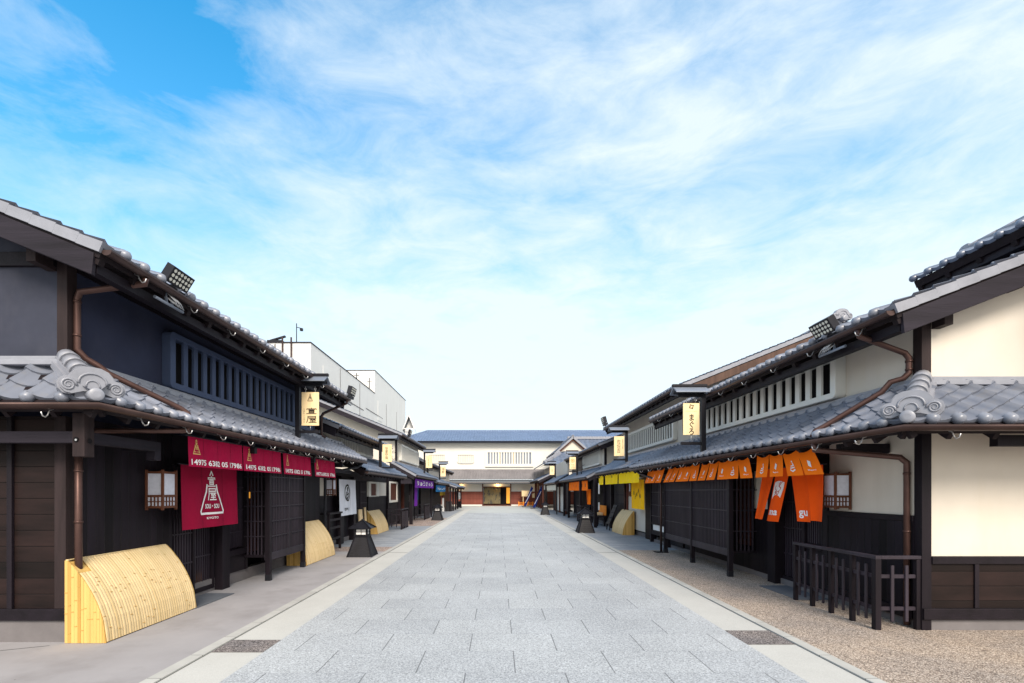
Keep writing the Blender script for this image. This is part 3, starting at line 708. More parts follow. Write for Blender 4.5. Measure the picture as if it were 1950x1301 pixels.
def hanging_sign(s, label, dp, Y, zt, draw, h=.70, wdt=.36):
    """post on the lower roof, small roof, and a pale board hung so that it faces along the street"""
    t = thing('hanging_shop_sign', label, 'shop sign', (s*dp, Y, zt-1.0), 'hanging shop signs above the eaves')
    q = MB(s); q.box(dp-.045, Y-.045, zt-1.05, dp+.045, Y+.045, zt+.20); q.build('post', 'black_wood', t, bevel=.004)
    box(t, s, 'bracket_beam', 'black_wood', dp-.52, Y-.03, zt+.13, dp-.0455, Y+.03, zt+.19, bevel=.003)
    box(t, s, 'bracket_beam', 'black_wood', dp-.46, Y-.025, zt-.86, dp-.0455, Y+.025, zt-.80, bevel=.003)
    d0, d1 = dp-.62, dp+.055
    for sg in (-1, 1):
        r = MB(s); y1 = Y + sg*.19
        vs = [(d0, Y, zt+.34), (d1, Y, zt+.34), (d1, y1, zt+.22), (d0, y1, zt+.22)]
        r.add(vs + [(a, b, c-.025) for a, b, c in vs], [(0,1,2,3),(7,6,5,4),(0,4,5,1),(1,5,6,2),(2,6,7,3),(3,7,4,0)]); r.build('roof_slope', 'grey_metal', t)
    box(t, s, 'roof_ridge', 'black_wood', d0-.02, Y-.035, zt+.335, d1+.02, Y+.035, zt+.39, bevel=.004)
    box(t, s, 'roof_soffit', 'black_wood', d0+.05, Y-.13, zt+.205, d1-.04, Y+.13, zt+.232)
    bd1 = dp-.08; bd0 = bd1-wdt
    bo = MB(s); bo.box(bd0, Y-.012, zt-h, bd1, Y+.012, zt); bo = bo.build('board', 'signboard', t, bevel=.003)
    for f_ in (.22, .78):
        x = bd0 + wdt*f_; q = MB(s); q.tube([(x, Y, zt-.005), (x, Y, zt+.05)], .004, 6)
        q.tube([(x + .018*math.cos(R(a)), Y, zt+.068 + .018*math.sin(R(a))) for a in range(0, 361, 30)], .005, 6, cap=False)
        q.tube([(x, Y, zt+.086), (x, Y, zt+.13)], .004, 6); q.build('hook', 'steel', t)
    q = MB(s); q.tube([((bd0+bd1)/2, Y, zt-h), ((bd0+bd1)/2, Y, zt-.80)], .005, 6); q.build('stay_rod', 'steel', t)
    # prints are in reading order seen from the near end of the street
    cx = s*(bd0+bd1)/2; cz = zt - h/2
    for m, p in draw(wdt, h).items():
        p.build('lettering', m, bo, lambda a, b: (cx + a, Y - .0145, cz + b))
    return t
class Cloth:
    """hanging cloth in a street-parallel plane; a = reading distance, v = 0 top .. 1 bottom"""
    def __init__(self, s, d, Y0, Y1, z1, z0, amp=.012, wl=.36, blow=0.0, lean=0.0, ph=0.0, sag=0.0, taper=0.0):
        self.__dict__.update(locals()); self.L = Y1 - Y0
    def P(self, a, v, off=0.0):
        wv = self.amp * (.35 + .65*v) * math.sin(2*math.pi*(a/self.wl) + self.ph + .8*v)
        out = self.blow * v**1.4
        a = self.L/2 + (a - self.L/2)*(1 - self.taper*v)
        y = self.Y0 + a if self.s < 0 else self.Y1 - a
        y += self.lean * v
        z = self.z1 - (self.z1 - self.z0)*v
        if self.sag: z -= self.sag * (1 - v) * abs(math.sin(math.pi*(a/self.L)))
        return Vector((self.s*(self.d + wv - out - off), y, z))
def noren(s, name, label, cat, panels, m, rod=True, group=None, prints=(), gap=.006, par=None, extra=None):
    """panels: list of (Cloth, [flap edges as reading distances]); prints: (index of panel, material, Print, x0, zc)"""
    c0 = panels[0][0]
    t = thing(name, label, cat, (s*c0.d, min(p[0].Y0 for p in panels), c0.z1), group)
    for c, flaps in panels:
        for a0, a1 in zip(flaps, flaps[1:]):
            mb = MB(1); nu, nv = max(4, int((a1-a0)/.04)), 12
            mb.grid(lambda i, j: c.P(a0 + gap/2 + (a1-a0-gap)*i/nu, j/nv), nu, nv)
            mb.build('cloth_panel', m, t, recalc=False)
    for idx, mm, p, x0, zc in prints:
        c = panels[idx][0]
        p.build('print', mm, t, lambda a, b: c.P(a + x0, (c.z1 - (zc + b)) / (c.z1 - c.z0), .006), fine=.05)
    if rod:
        q = MB(1); ys = [p[0].Y0 for p in panels] + [p[0].Y1 for p in panels]
        q.tube([(s*c0.d, min(ys)-.06, c0.z1+.012), (s*c0.d, max(ys)+.06, c0.z1+.012)], .011, 8); q.build('rod', 'black_metal', t)
    return t
# ------------------------------------------------------------------ ground
def sheet(name, m, x0, y0, x1, y1, z, th=0.0):
    mb = MB(); mb.add([(x0,y0,z),(x1,y0,z),(x1,y1,z),(x0,y1,z)], [(0,1,2,3)]); return tag(mb.build(name, m, recalc=False), kind='structure')
sheet('ground', 'earth', -900, -60, 900, 1500, -.012)
sheet('road', 'paver', -2.39, -3, 2.67, 36.2, -.004)
sheet('road_apron', 'apron', -2.93, -3, -2.39, 44, -.006); sheet('road_apron', 'apron', 2.67, -3, 3.19, 44, -.006)
sheet('forecourt', 'far_ground', -4.2, 36.2, 4.2, 53.6, -.008)
for x0, x1 in ((-3.05, -2.93), (3.19, 3.31)):
    mb = MB(); mb.box(x0, -3, -.01, x1, 42, .012); tag(mb.build('kerb', 'kerb', bevel=.004), kind='structure')
    e = x1 if x0 < 0 else x0; sheet('kerb_joint', 'joint', e-.006 if x0 > 0 else e+.0, -3, e if x0 > 0 else e+.008, 42, -.003)
sheet('pavement', 'concrete', -5.4, -3, -3.05, 13.1, 0.0)
sheet('pavement', 'slate', -5.4, 14.2, -3.05, 22.6, 0.0); sheet('pavement', 'pink_pave', -5.4, 13.1, -3.05, 14.2, 0.0)
sheet('pavement', 'pink_pave', -5.4, 22.6, -3.05, 29.5, 0.0); sheet('pavement', 'slate', -5.4, 29.5, -3.05, 42, 0.0)
sheet('pavement', 'concrete', -30, -3, -5.4, 5.4, -.003)
sheet('gravel_strip', 'pebble', 3.31, -3, 5.2, 13.4, 0.0); sheet('gravel_strip', 'pebble', 5.2, -3, 30, 5.9, -.003)
sheet('pavement', 'slate', 3.31, 13.4, 5.4, 42, 0.0)
for x0, x1, y0, y1 in ((-2.925, -2.39, 4.93, 5.34), (2.67, 3.185, 5.18, 5.70)):
    sheet('gravel_inset', 'gravel_inset', x0, y0, x1, y1, -.002)
for y in (12.9, 19.0, 26, 33):
    sheet('apron_joint', 'joint', -2.92, y, -2.40, y+.03, -.002); sheet('apron_joint', 'joint', 2.68, y, 3.18, y+.03, -.002)
mb = MB(); mb.box(-4.66, 6.72, .001, -4.20, 7.72, .012); tag(mb.build('door_mat', 'mat_dark', bevel=.004), 'dark grey flat door mat on the pavement below the magenta door curtain', 'door mat')
mb = MB(); mb.box(4.5, 7.25, .001, 4.98, 8.35, .012); tag(mb.build('door_mat', 'mat_dark', bevel=.004), 'blue-grey door mat on the pebbles before the orange-curtained door', 'door mat')
sheet('pavement_joint', 'joint', -4.2, 4.2, -4.19, 4.21, .0005)
mb = MB(); mb.add([(-6.6, 4.30, .002), (-6.6, 4.285, .002), (-4.75, 5.12, .002), (-4.75, 5.135, .002)], [(0, 1, 2, 3)]); tag(mb.build('pavement_joint', 'joint'), kind='structure')
#PART2
# ------------------------------------------------------------------ first house on the left
def corner_house(s, name, label, c):
    """front house of a row: lower roof wraps the gable end with a hip, upper storey under a gabled roof"""
    d, Yc, Y1 = c['d'], c['Yc'], c['Y1']; de, ze, zw, Yg = c['de'], c['ze'], c['zw'], c['Yg']
    t = thing(name, label, 'shop house', (s*d, Yc, 0))
    # lower roof, street side and gable side, meeting in a hip
    kx, ky = d - de, Yc - Yg
    zt = zw - .06
    V = Vector((kx, 0, zt - ze)); L = V.length
    mb = MB(s); tiles(mb, (de, Yg, ze), (0,1,0), V, c['Yle']-Yg, L, keep=lambda p: p.y >= Yg + (p.x-de)*ky/kx - .01, col=.27, row=.165)
    lr = mb.build('lower_roof', 'tile_near', t, recalc=False)
    mb = MB(s); tiles(mb, (de, Yg, ze), (1,0,0), Vector((0, ky, zt-ze)), 3.4, math.hypot(ky, zt-ze), keep=lambda p: p.x >= de + (p.y-Yg)*kx/ky - .01, col=c.get('gcol', .33), row=c.get('grow', .22), ball=.060, amp=.058)
    mb.build('lower_roof', 'tile_near', t, recalc=False)
    mb = MB(s); deck(mb, (de, Yg+.0, ze), (0,1,0), V, c['Yle']-Yg, L, raf=.05, cut=lambda u: min(L, L*u/ky)); mb.build('soffit', 'soffit', lr)
    Lg = math.hypot(ky, zt-ze)
    mb = MB(s); deck(mb, (de, Yg, ze), (1,0,0), Vector((0, ky, zt-ze)), 3.4, Lg, t0=.010, t1=-.102, raf=.05, cut=lambda u: min(Lg, Lg*u/kx)); mb.build('soffit', 'soffit', lr)
    # flashing tiles where the roof meets the walls
    for k, (w_, h0, h1) in enumerate(((.15, -.02, .035), (.10, .037, .085))):
        mb = MB(s); mb.box(d-w_, Yc-.02, zt+h0, d-.005, c['Yle'], zt+h1); mb.box(d-w_, Yc-w_, zt+h0+.0007, d+2.7, Yc-.022, zt+h1+.0007); mb.build('flashing_tiles', 'ridge_tile', t, bevel=.006)
    # hip ridge
    a = Vector((d-.03, Yc-.03, zt+.03)); b = Vector((de+.14, Yg+.10, ze+.13)); dr = (b-a)
    mb = MB(s); mb.bar(a - Vector((0,0,.04)), b - Vector((0,0,.04)), .26, .07); mb.bar(a + Vector((0,0,.02)), b + Vector((0,0,.02)), .20, .05)
    n = 5
    for i in range(n):
        p = a + dr*(i/n) + Vector((0,0,.065)); q = a + dr*((i+.93)/n) + Vector((0,0,.065)); mb.tube([p, q], [.085, .098], 14)
    mb.build('hip_ridge', 'ridge_tile', t)
    F = Vector((-kx, -ky, 0)).normalized(); F2 = (F + Vector((-.1, -.25, 0))).normalized()
    onigawara(t, s, b + Vector((0,0,.075)) + F*.02, F2, c.get('ok', 1.0))
    round_cap(t, s, (de-.01, Yg-.03, ze+.075), F2 + Vector((0,0,-.02)), .064, .17)
    # gutters
    hk = [((de-.02, y, ze-.01), (1,0,0)) for y in [Yg + .55 + .75*i for i in range(int((c['Yle']-Yg-.6)/.75))]] + [((x, Yg-.02, ze-.01), (0,1,0)) for x in (de+.45, de+1.25)]
    gutter(t, s, [(de+3.3, Yg-.035, ze-.01), (de-.035, Yg-.035, ze-.01), (de-.035, c['Yle'], ze-.01)], .058, hk)
    # upper roof
    ue, uz, pit = c['ue'], c['uz'], c['pitch']; dr_ = c['ridge_d']; zr = uz + pit*(dr_-ue)
    roof(t, s, 'upper_roof', ue, uz, dr_, zr, c['Yv'], c['Yue'], 'tile_near', raf=.07)
    roof(t, s, 'upper_roof', 2*dr_-ue, uz, dr_, zr, c['Yv'], c['Yue'], 'tile_near', raf=0, balls=False, seg=0)
    ridge(t, s, (dr_, c['Yv'], zr), (dr_, c['Yue'], zr))
    verge(t, s, c['Yv'], ue, uz, dr_, zr, depth=.21); verge(t, s, c['Yue'], ue, uz, dr_, zr, depth=.21, side=1)
    hk = [((ue-.02, y, uz-.01), (1,0,0)) for y in [c['Yv'] + .45 + .9*i for i in range(int((c['Yue']-c['Yv'])/.9))]]
    gutter(t, s, [(ue-.035, c['Yv']+.0, uz-.01), (ue-.035, c['Yue'], uz-.01)], .055, hk)
    mb = MB(s); mb.box(ue+.10, c['Yv']+.05, uz-.22, ue+.20, c['Yue']-.05, uz-.12); mb.build('eave_purlin', 'wood_horizontal', t)
    # upper walls
    zu = uz + pit*(d-ue) - .14; P = c['plaster']
    box(t, s, 'upper_wall', P, d, Yc+.001, zt-.3, d+.15, c['Yu1'], zu)
    g = MB(s); W = 2*(dr_-d)
    g.prism([(.10, zt-.3), (W-.16, zt-.3), (W-.16, zu), (W/2, zu + pit*(W/2)-.02), (.10, zu+.02)], (d, Yc-.0, 0), (1,0,0), (0,0,1), (0,.12,0)); g.build('gable_wall', c['gable'], t)
    box(t, s, 'end_wall', P, d+.16, c['Yu1']-.14, zt-.3, 2*dr_-d, c['Yu1'], zu)
    box(t, s, 'back_wall', P, 2*dr_-d-.14, Yc+.15, 0, 2*dr_-d, c['Yu1'], zu)
    box(t, s, 'corner_post', 'wood_greyv', d-.012, Yc-.005, zt+.087, d+.10, Yc+.12, zu-.02, bevel=.004)
    box(t, s, 'wall_plate', 'wood_horizontal', d-.02, Yc+.121, zu-.16, d+.02, c['Yu1'], zu-.01)
    mb = MB(s); mb.box(d+.105, c['Yv']+.16, zu-.20, d+.205, Yc+.1, zu-.06); mb.build('purlin', 'wood_greyv', t, bevel=.004)
    for k in (1, 2):
        x = d + .95*k*1.0; z = zu + pit*(x-d) - .02; mb = MB(s); mb.box(x-.05, c['Yv']+.16, z-.13, x+.05, Yc+.3, z); mb.build('purlin', 'wood_greyv', t, bevel=.004)
    return t, lr, zt, zu

c1 = dict(d=4.67, Yc=5.24, Y1=12.78, de=3.92, ze=2.50, zw=3.05, Yg=4.74, Yle=14.25, ue=3.95, uz=4.06, pitch=.41, ridge_d=8.6, Yv=4.84, Yue=12.75, Yu1=12.35, plaster='navy', gable='navy_gable_lit')
L1, _, zt1, zu1 = corner_house(-1, 'shop_house', 'near dark shop house with navy plaster upper wall and magenta curtains, left of the street', c1)
s = -1; d = 4.67
box(L1, s, 'gable_beam', 'wood_horizontal', d+.101, 5.20, zu1-.155, d+3.5, 5.255, zu1-.005, bevel=.004)
grille(L1, s, d, 6.72, 11.85, 3.08, 3.87, 'navy_trim', prot=.13, n=21, fr=.085)
# lower storey, gable side
box(L1, s, 'foundation', 'foundation', d+.0, 5.25, -.01, d+4, 5.36, .24)
box(L1, s, 'foundation', 'foundation', d+.02, 5.365, -.01, d+.14, 12.75, .20)
box(L1, s, 'base_sill', 'wood_horizontal', d-.005, 5.215, .24, d+4, 5.36, .365, bevel=.006)
box(L1, s, 'gable_boarding', 'wood_hboard_x', d+.12, 5.25, .366, d+4, 5.35, 2.45)
box(L1, s, 'corner_post', 'wood_red' if 0 else 'wood_greyv', d-.004, 5.225, .366, d+.119, 5.35, 2.45, bevel=.005)
for x in (5.24,): box(L1, s, 'stile', 'wood', x, 5.215, .366, x+.055, 5.249, 2.45, bevel=.004)
# outboard beam under the lower eave with its corner block and bracket
box(L1, s, 'eave_beam', 'wood_grey', 4.345, 4.945, 2.13, 8.2, 5.035, 2.25, bevel=.006)
box(L1, s, 'eave_beam', 'wood_grey', 4.235, 5.067, 2.13, 4.325, 6.0, 2.25, bevel=.006)
blk = box(L1, s, 'corner_block', 'wood_greyv', 4.22, 4.94, 1.99, 4.345, 5.065, 2.44, bevel=.006)
for y in (0,):
    mb = MB(s); mb.tube([(4.30, 4.938, 2.165), (4.30, 4.930, 2.165)], .026, 14); mb.build('bolt_hole', 'void', blk)
    mb = MB(s); mb.tube([(4.218, 5.0, 2.155), (4.210, 5.0, 2.155)], .026, 14); mb.build('bolt_hole', 'void', blk)
    mb = MB(s); mb.tube([(4.295, 4.929, 2.160), (4.295, 4.925, 2.160)], .011, 8); mb.build('bolt', 'steel', blk)
box(L1, s, 'bracket', 'wood_grey', 4.25, 6.001, 2.02, 4.36, 6.11, 2.25, bevel=.006)
box(L1, s, 'bracket_arm', 'wood_grey', 4.361, 6.02, 2.14, d, 6.09, 2.24, bevel=.004)
for y in (8.0, 10.6, 12.5): box(L1, s, 'bracket_arm', 'wood', 4.02, y, 2.26, d, y+.09, 2.36, bevel=.004)
# street side of the lower storey
Yb = lambda px: 4306/(948-px)
box(L1, s, 'boarding', 'wood_vboard', d-.01, 5.36, .20, d+.08, 6.90, 2.45)
box(L1, s, 'sill', 'wood_horizontal', d-.03, 5.36, .10, d+.08, 6.90, .199)
box(L1, s, 'lintel', 'wood_horizontal', d-.03, 6.901, 2.02, d+.12, 12.70, 2.45)
la = lattice(L1, s, d+.02, 6.93, 7.42, .12, 2.02, (.55, 1.0, 1.5), pitch=.062, bw=.022)
lb = lattice(L1, s, d+.05, 7.47, 7.94, .12, 2.02, (.60, 1.1, 1.55), pitch=.062, bw=.022)
for y in (6.90, 7.425, 7.94): box(L1, s, 'door_stile', 'wood', d-.0, y, .05, d+.08, y+.04, 2.019, bevel=.003)
box(L1, s, 'door_rail', 'wood_horizontal', d+.005, 6.945, .05, d+.075, 7.424, .119); box(L1, s, 'door_rail', 'wood_horizontal', d+.01, 7.466, .05, d+.07, 7.939, .119)
q = box(L1, s, 'amber_lamp', 'amber', d+.075, 7.50, .16, d+.10, 7.72, .33)
box(L1, s, 'pillar', 'wood', 4.56, 8.02, 0, 4.80, 8.24, 2.02, bevel=.006)
lattice(L1, s, d+.03, 8.28, 8.92, .62, 2.0, (.9, 1.3, 1.7), pitch=.05, bw=.02)
box(L1, s, 'sill_box', 'wood_horizontal', d-.04, 8.245, .50, d+.1, 8.94, .60, bevel=.006); box(L1, s, 'kick_board', 'wood_horizontal', d, 8.245, .20, d+.1, 8.94, .499)
lattice(L1, s, d+.16, 9.0, 9.75, .45, 2.0, (.75, 1.35), pitch=.085, bw=.03, m='wood_red')
box(L1, s, 'amber_lamp', 'amber', d+.12, 9.30, 1.50, d+.155, 9.44, 1.62)
box(L1, s, 'door_post', 'wood', d-.02, 8.942, .20, d+.1, 9.0, 2.01); box(L1, s, 'door_post', 'wood', d-.02, 9.76, .20, d+.1, 9.82, 2.01)
box(L1, s, 'dark_wall', 'wood_vboard', d+.02, 9.83, .2, d+.1, 12.7, 2.02)
# projecting lattice bay
bay = MB(s)
def lattice_bay(par, s, df, dw, Y0, Y1, zs, zt, rails, muntins, posts, side=True, floor=.0):
    w = .075
    for y in posts:
        p = box(par, s, 'bay_post', 'wood', df-.01, y, 0.012, df+w, y+.08, zt, bevel=.005); box(p, s, 'post_shoe', 'black_metal', df-.014, y-.004, 0.0, df+w+.004, y+.084, .11)
    b = MB(s)
    n = round((Y1-Y0)/.068); p = (Y1-Y0)/n
    for i in range(n): y = Y0 + p*(i+.5); b.box(df+.012, y-.014, zs+.14, df+.040, y+.014, zt)
    for z in rails: b.box(df+.004, Y0, z-.010, df+.030, Y1, z+.010)
    for y in muntins: b.box(df+.0, y-.022, zs+.14, df+.05, y+.022, zt)
    l = b.build('bay_lattice', 'wood_slat', par)
    box(l, s, 'backing', 'void', df+.12, Y0, zs+.12, df+.14, Y1, zt)
    box(par, s, 'bay_sill', 'wood_slat', df+.003, Y0-.004, zs, df+.13, Y1+.004, zs+.139, bevel=.006)
    box(par, s, 'bay_floor', 'wood', df+.131, Y0, zs+.05, dw, Y1, zs+.10)
    for y in (Y0, Y1-.02):
        b = MB(s)
        for i in range(6): x = df+.10 + (dw-df-.12)*i/6; b.box(x, y, zs+.1005, x+.03, y+.02, zt)
        for z in rails: b.box(df+.09, y-.006, z-.01, dw, y+.016, z+.01)
        b.build('bay_side_lattice', 'wood_slat', par)
box(L1, s, 'light_blocker', 'void', d+.30, 5.4, 0, d+.34, 12.3, 2.5)  # black sheet added to stop bright slits showing through the lattices
lattice_bay(L1, s, 4.165, d, 8.90, 10.38, .365, 2.03, (.80, 1.08, 1.355, 1.63, 1.90), (9.66,), (8.82, 10.38))
box(L1, s, 'boarding', 'wood_vboard', d-.015, 11.2, .2, d+.019, 12.66, 2.02)
# downpipes
downpipe(L1, s, [(3.90, 5.36, 4.00), (3.93, 5.38, 3.94), (4.60, 5.33, 3.83), (4.63, 5.33, 3.76), (4.63, 5.33, 3.20), (4.58, 5.38, 3.11), (4.50, 5.45, 3.05), (4.42, 5.50, 2.97), (3.99, 6.08, 2.68), (3.92, 6.12, 2.62), (3.89, 6.12, 2.54)], .033, [(4.63, 5.33, 3.72), (4.63, 5.33, 3.35)])
downpipe(L1, s, [(3.90, 6.12, 2.47), (3.92, 6.11, 2.40), (4.30, 5.80, 2.36), (4.60, 5.55, 2.33), (4.63, 5.42, 2.26)], .031, name='rainwater_elbow')
downpipe(L1, s, [(4.59, 5.30, 2.44), (4.59, 5.30, .02)], .036, [(4.59, 5.30, 1.86), (4.59, 5.30, 1.30)])
downpipe(L1, s, [(3.90, 12.55, 4.0), (3.95, 12.60, 3.92), (4.55, 12.62, 3.66), (4.60, 12.62, 3.58), (4.60, 12.62, 3.1), (4.5, 12.62, 3.02)], .036, m='gutter')
downpipe(L1, s, [(3.9, 13.9, 2.42), (4.0, 13.8, 2.32), (4.52, 12.95, 2.12), (4.58, 12.85, 2.02), (4.58, 12.82, .9), (4.58, 12.80, .02)], .036, m='black_metal')
box(L1, s, 'pillar', 'wood', 4.5, 13.3, 1.95, 4.62, 13.42, 2.42)
box(L1, s, 'eave_beam', 'wood', 4.25, 12.3, 2.14, 4.34, 14.1, 2.24)

# ------------------------------------------------------------------ first house on the right
c2 = dict(d=5.0, Yc=5.70, Y1=15.6, de=4.13, ze=2.31, zw=2.94, Yg=4.90, Yle=14.95, ue=4.40, uz=3.65, pitch=.39, ridge_d=9.6, Yv=5.37, Yue=13.85, Yu1=13.15, plaster='cream', gable='cream', ok=.96, gcol=.27, grow=.165)
R1, _, zt2, zu2 = corner_house(1, 'shop_house', 'near cream plastered shop house with orange curtains and picket railing, right of the street', c2)
s = 1; d = 5.0
grille(R1, s, d, 6.95, 11.9, 2.98, 3.64, 'white_plaster', prot=.16, n=18, fr=.085)
box(R1, s, 'foundation', 'foundation', d, 5.71, -.01, d+5, 5.8, .13)
box(R1, s, 'base_sill', 'wood_horizontal', d-.01, 5.665, .13, d+5, 5.80, .26, bevel=.006)
wb = box(R1, s, 'gable_wainscot', 'wood_hboard_x', d+.10, 5.70, .261, d+5, 5.78, .78)
box(R1, s, 'wainscot_rail', 'wood_horizontal', d+.099, 5.675, .78, d+5, 5.78, .87, bevel=.006)
for x in (5.60, 6.6): box(R1, s, 'stile', 'wood', x, 5.68, .262, x+.05, 5.699, .779, bevel=.004)
box(R1, s, 'gable_plaster', 'cream', d+.10, 5.71, .871, d+5, 5.78, 2.6)
box(R1, s, 'corner_post', 'wood', d-.015, 5.69, 0.0, d+.099, 5.80, 2.6, bevel=.005)
box(R1, s, 'gable_beam', 'wood_horizontal', d+.101, 5.68, zu2-.15, d+5, 5.715, zu2-.03) if 0 else None
# street side
box(R1, s, 'lower_wall', 'cream_shade', d, 5.80, 1.345, d+.12, 7.30, 2.5)
wainscot(R1, s, d, 5.80, 7.30, .22, 1.27)
box(R1, s, 'foundation', 'foundation', d+.0, 5.81, -.01, d+.1, 15.5, .099)
box(R1, s, 'post', 'wood', d-.03, 7.301, .10, d+.1, 7.42, 2.5, bevel=.005)
lattice(R1, s, d+.02, 7.44, 7.86, .80, 2.0, (1.2, 1.6), pitch=.055, bw=.022); box(R1, s, 'kick_board', 'wood_vboard', d+.02, 7.43, .12, d+.1, 7.88, .72)
box(R1, s, 'sill', 'wood_horizontal', d-.04, 7.425, .72, d+.1, 7.88, .79, bevel=.004)
box(R1, s, 'door_post', 'wood', d-.01, 7.881, .1, d+.1, 7.94, 2.01)
lattice(R1, s, d+.06, 7.95, 8.55, .16, 2.0, (.55, 1.0, 1.45), pitch=.07, bw=.026); box(R1, s, 'door_rail', 'wood_horizontal', d+.02, 7.945, .05, d+.1, 8.55, .155)
box(R1, s, 'pale_slots', 'paper_white', d+.105, 8.2, 1.05, d+.11, 8.42, 1.40)
box(R1, s, 'pillar', 'wood', 4.90, 8.56, 0, 5.14, 8.80, 2.02, bevel=.006)
box(R1, s, 'lintel', 'wood_horizontal', d-.02, 7.421, 2.0201, d+.12, 15.5, 2.5)
box(R1, s, 'lower_wall', 'cream_shade', d, 8.85, 1.30, d+.1, 9.44, 2.02); box(R1, s, 'boarding', 'wood_vboard', d-.01, 8.81, .1, d+.1, 9.44, 1.299)
lattice(R1, s, d+.0, 9.50, 10.1, .55, 2.0, (.68, .80, 1.7), pitch=.08, bw=.026, m='wood_red'); box(R1, s, 'sill', 'wood_horizontal', d-.10, 9.46, .42, d+.1, 10.1, .50, bevel=.004)
box(R1, s, 'boarding', 'wood_vboard', d+.0, 9.442, .1, d+.1, 12.95, .419); box(R1, s, 'dark_wall', 'wood_vboard', d+.02, 10.1, .42, d+.1, 13.0, 2.02)
box(R1, s, 'light_blocker', 'void', d+.30, 5.9, 0, d+.34, 15.5, 2.5)  # black sheet added behind this front too, against light leaking through
lattice_bay(R1, s, 4.42, d, 9.34, 12.82, .385, 2.0, (.86, 1.26, 1.66), (11.12,), (9.24, 11.03, 12.80))
lp = lattice(R1, s, d-.06, 14.1, 15.55, .62, 1.98, (.85, 1.2, 1.6), pitch=.09, bw=.03, muntins=(14.85,))
for y0, y1 in ((14.12, 14.80), (14.90, 15.50)): box(R1, s, 'white_panel', 'paper_white', d-.03, y0, .40, d-.01, y1, .58)
box(R1, s, 'frame', 'wood_horizontal', d-.07, 14.1, .58, d+.1, 15.55, .62); box(R1, s, 'frame', 'wood_horizontal', d-.07, 14.1, .26, d+.1, 15.55, .395)
box(R1, s, 'post', 'wood', d-.08, 15.56, 0, d+.05, 15.66, 2.0); box(R1, s, 'post', 'wood', d-.08, 14.0, 0, d+.05, 14.09, 2.0); box(R1, s, 'boarding', 'wood_vboard', d-.03, 13.0, .1, d+.1, 14.0, 2.02)
downpipe(R1, s, [(4.36, 5.86, 3.59), (4.38, 5.86, 3.51), (4.90, 5.83, 3.30), (4.95, 5.83, 3.24), (4.95, 5.83, 3.06), (4.90, 5.85, 3.0), (4.80, 5.92, 2.97), (4.74, 5.98, 2.86), (4.20, 6.24, 2.47), (4.12, 6.28, 2.42), (4.08, 6.28, 2.34)], .033, [(4.95, 5.83, 3.20), (4.95, 5.83, 3.10)])
downpipe(R1, s, [(4.09, 6.28, 2.27), (4.11, 6.27, 2.17), (4.90, 5.90, 2.05), (4.95, 5.86, 1.98), (4.95, 5.86, .02)], .034, [(4.95, 5.86, 1.85), (4.95, 5.86, 1.15)], m='copper')
dp = downpipe(R1, s, [(4.10, 14.5, 2.26), (4.2, 14.3, 2.14), (4.36, 13.3, 1.95), (4.36, 12.95, 1.85), (4.36, 12.93, .02)], .028, [(4.36, 12.93, 1.3)], m='gutter')
box(dp, s, 'foot_plate', 'black_metal', 4.2, 12.8, .001, 4.52, 13.08, .02)
for x0, y0, x1, y1 in ((4.36, 6.15, 4.98, 6.24), (5.35, 5.18, 8.0, 5.27)): box(R1, s, 'eave_beam', 'wood', x0, y0, 2.12, x1, y1, 2.24)
for y in (8.7, 10.4, 12.2, 14): box(R1, s, 'bracket_arm', 'wood', 4.36, y, 2.13, d, y+.08, 2.24)
# raised roof behind the near gable
rr = thing('raised_tiled_roof', 'blue-grey raised tiled roof on dark timber at the top right edge of the picture', 'roof', (6.9, 4.5, 4.2))
roof(rr, 1, 'roof', 6.75, 5.02, 8.6, 5.80, 3.0, 7.85, 'tile', raf=.07)
mb = MB(1); mb.box(7.1, 3.2, 4.3, 7.25, 7.6, 5.1); mb.build('timber_wall', 'wood_vboard', rr)
mb = MB(1); mb.box(6.83, 3.05, 4.83, 6.93, 7.8, 4.95); mb.build('eave_beam', 'wood_horizontal', rr)
ridge(rr, 1, (7.3, 3.0, 5.26), (7.3, 7.6, 5.26), .16, .2); onigawara(rr, 1, (7.28, 7.55, 5.36), (-.6, .1, 0), .7)

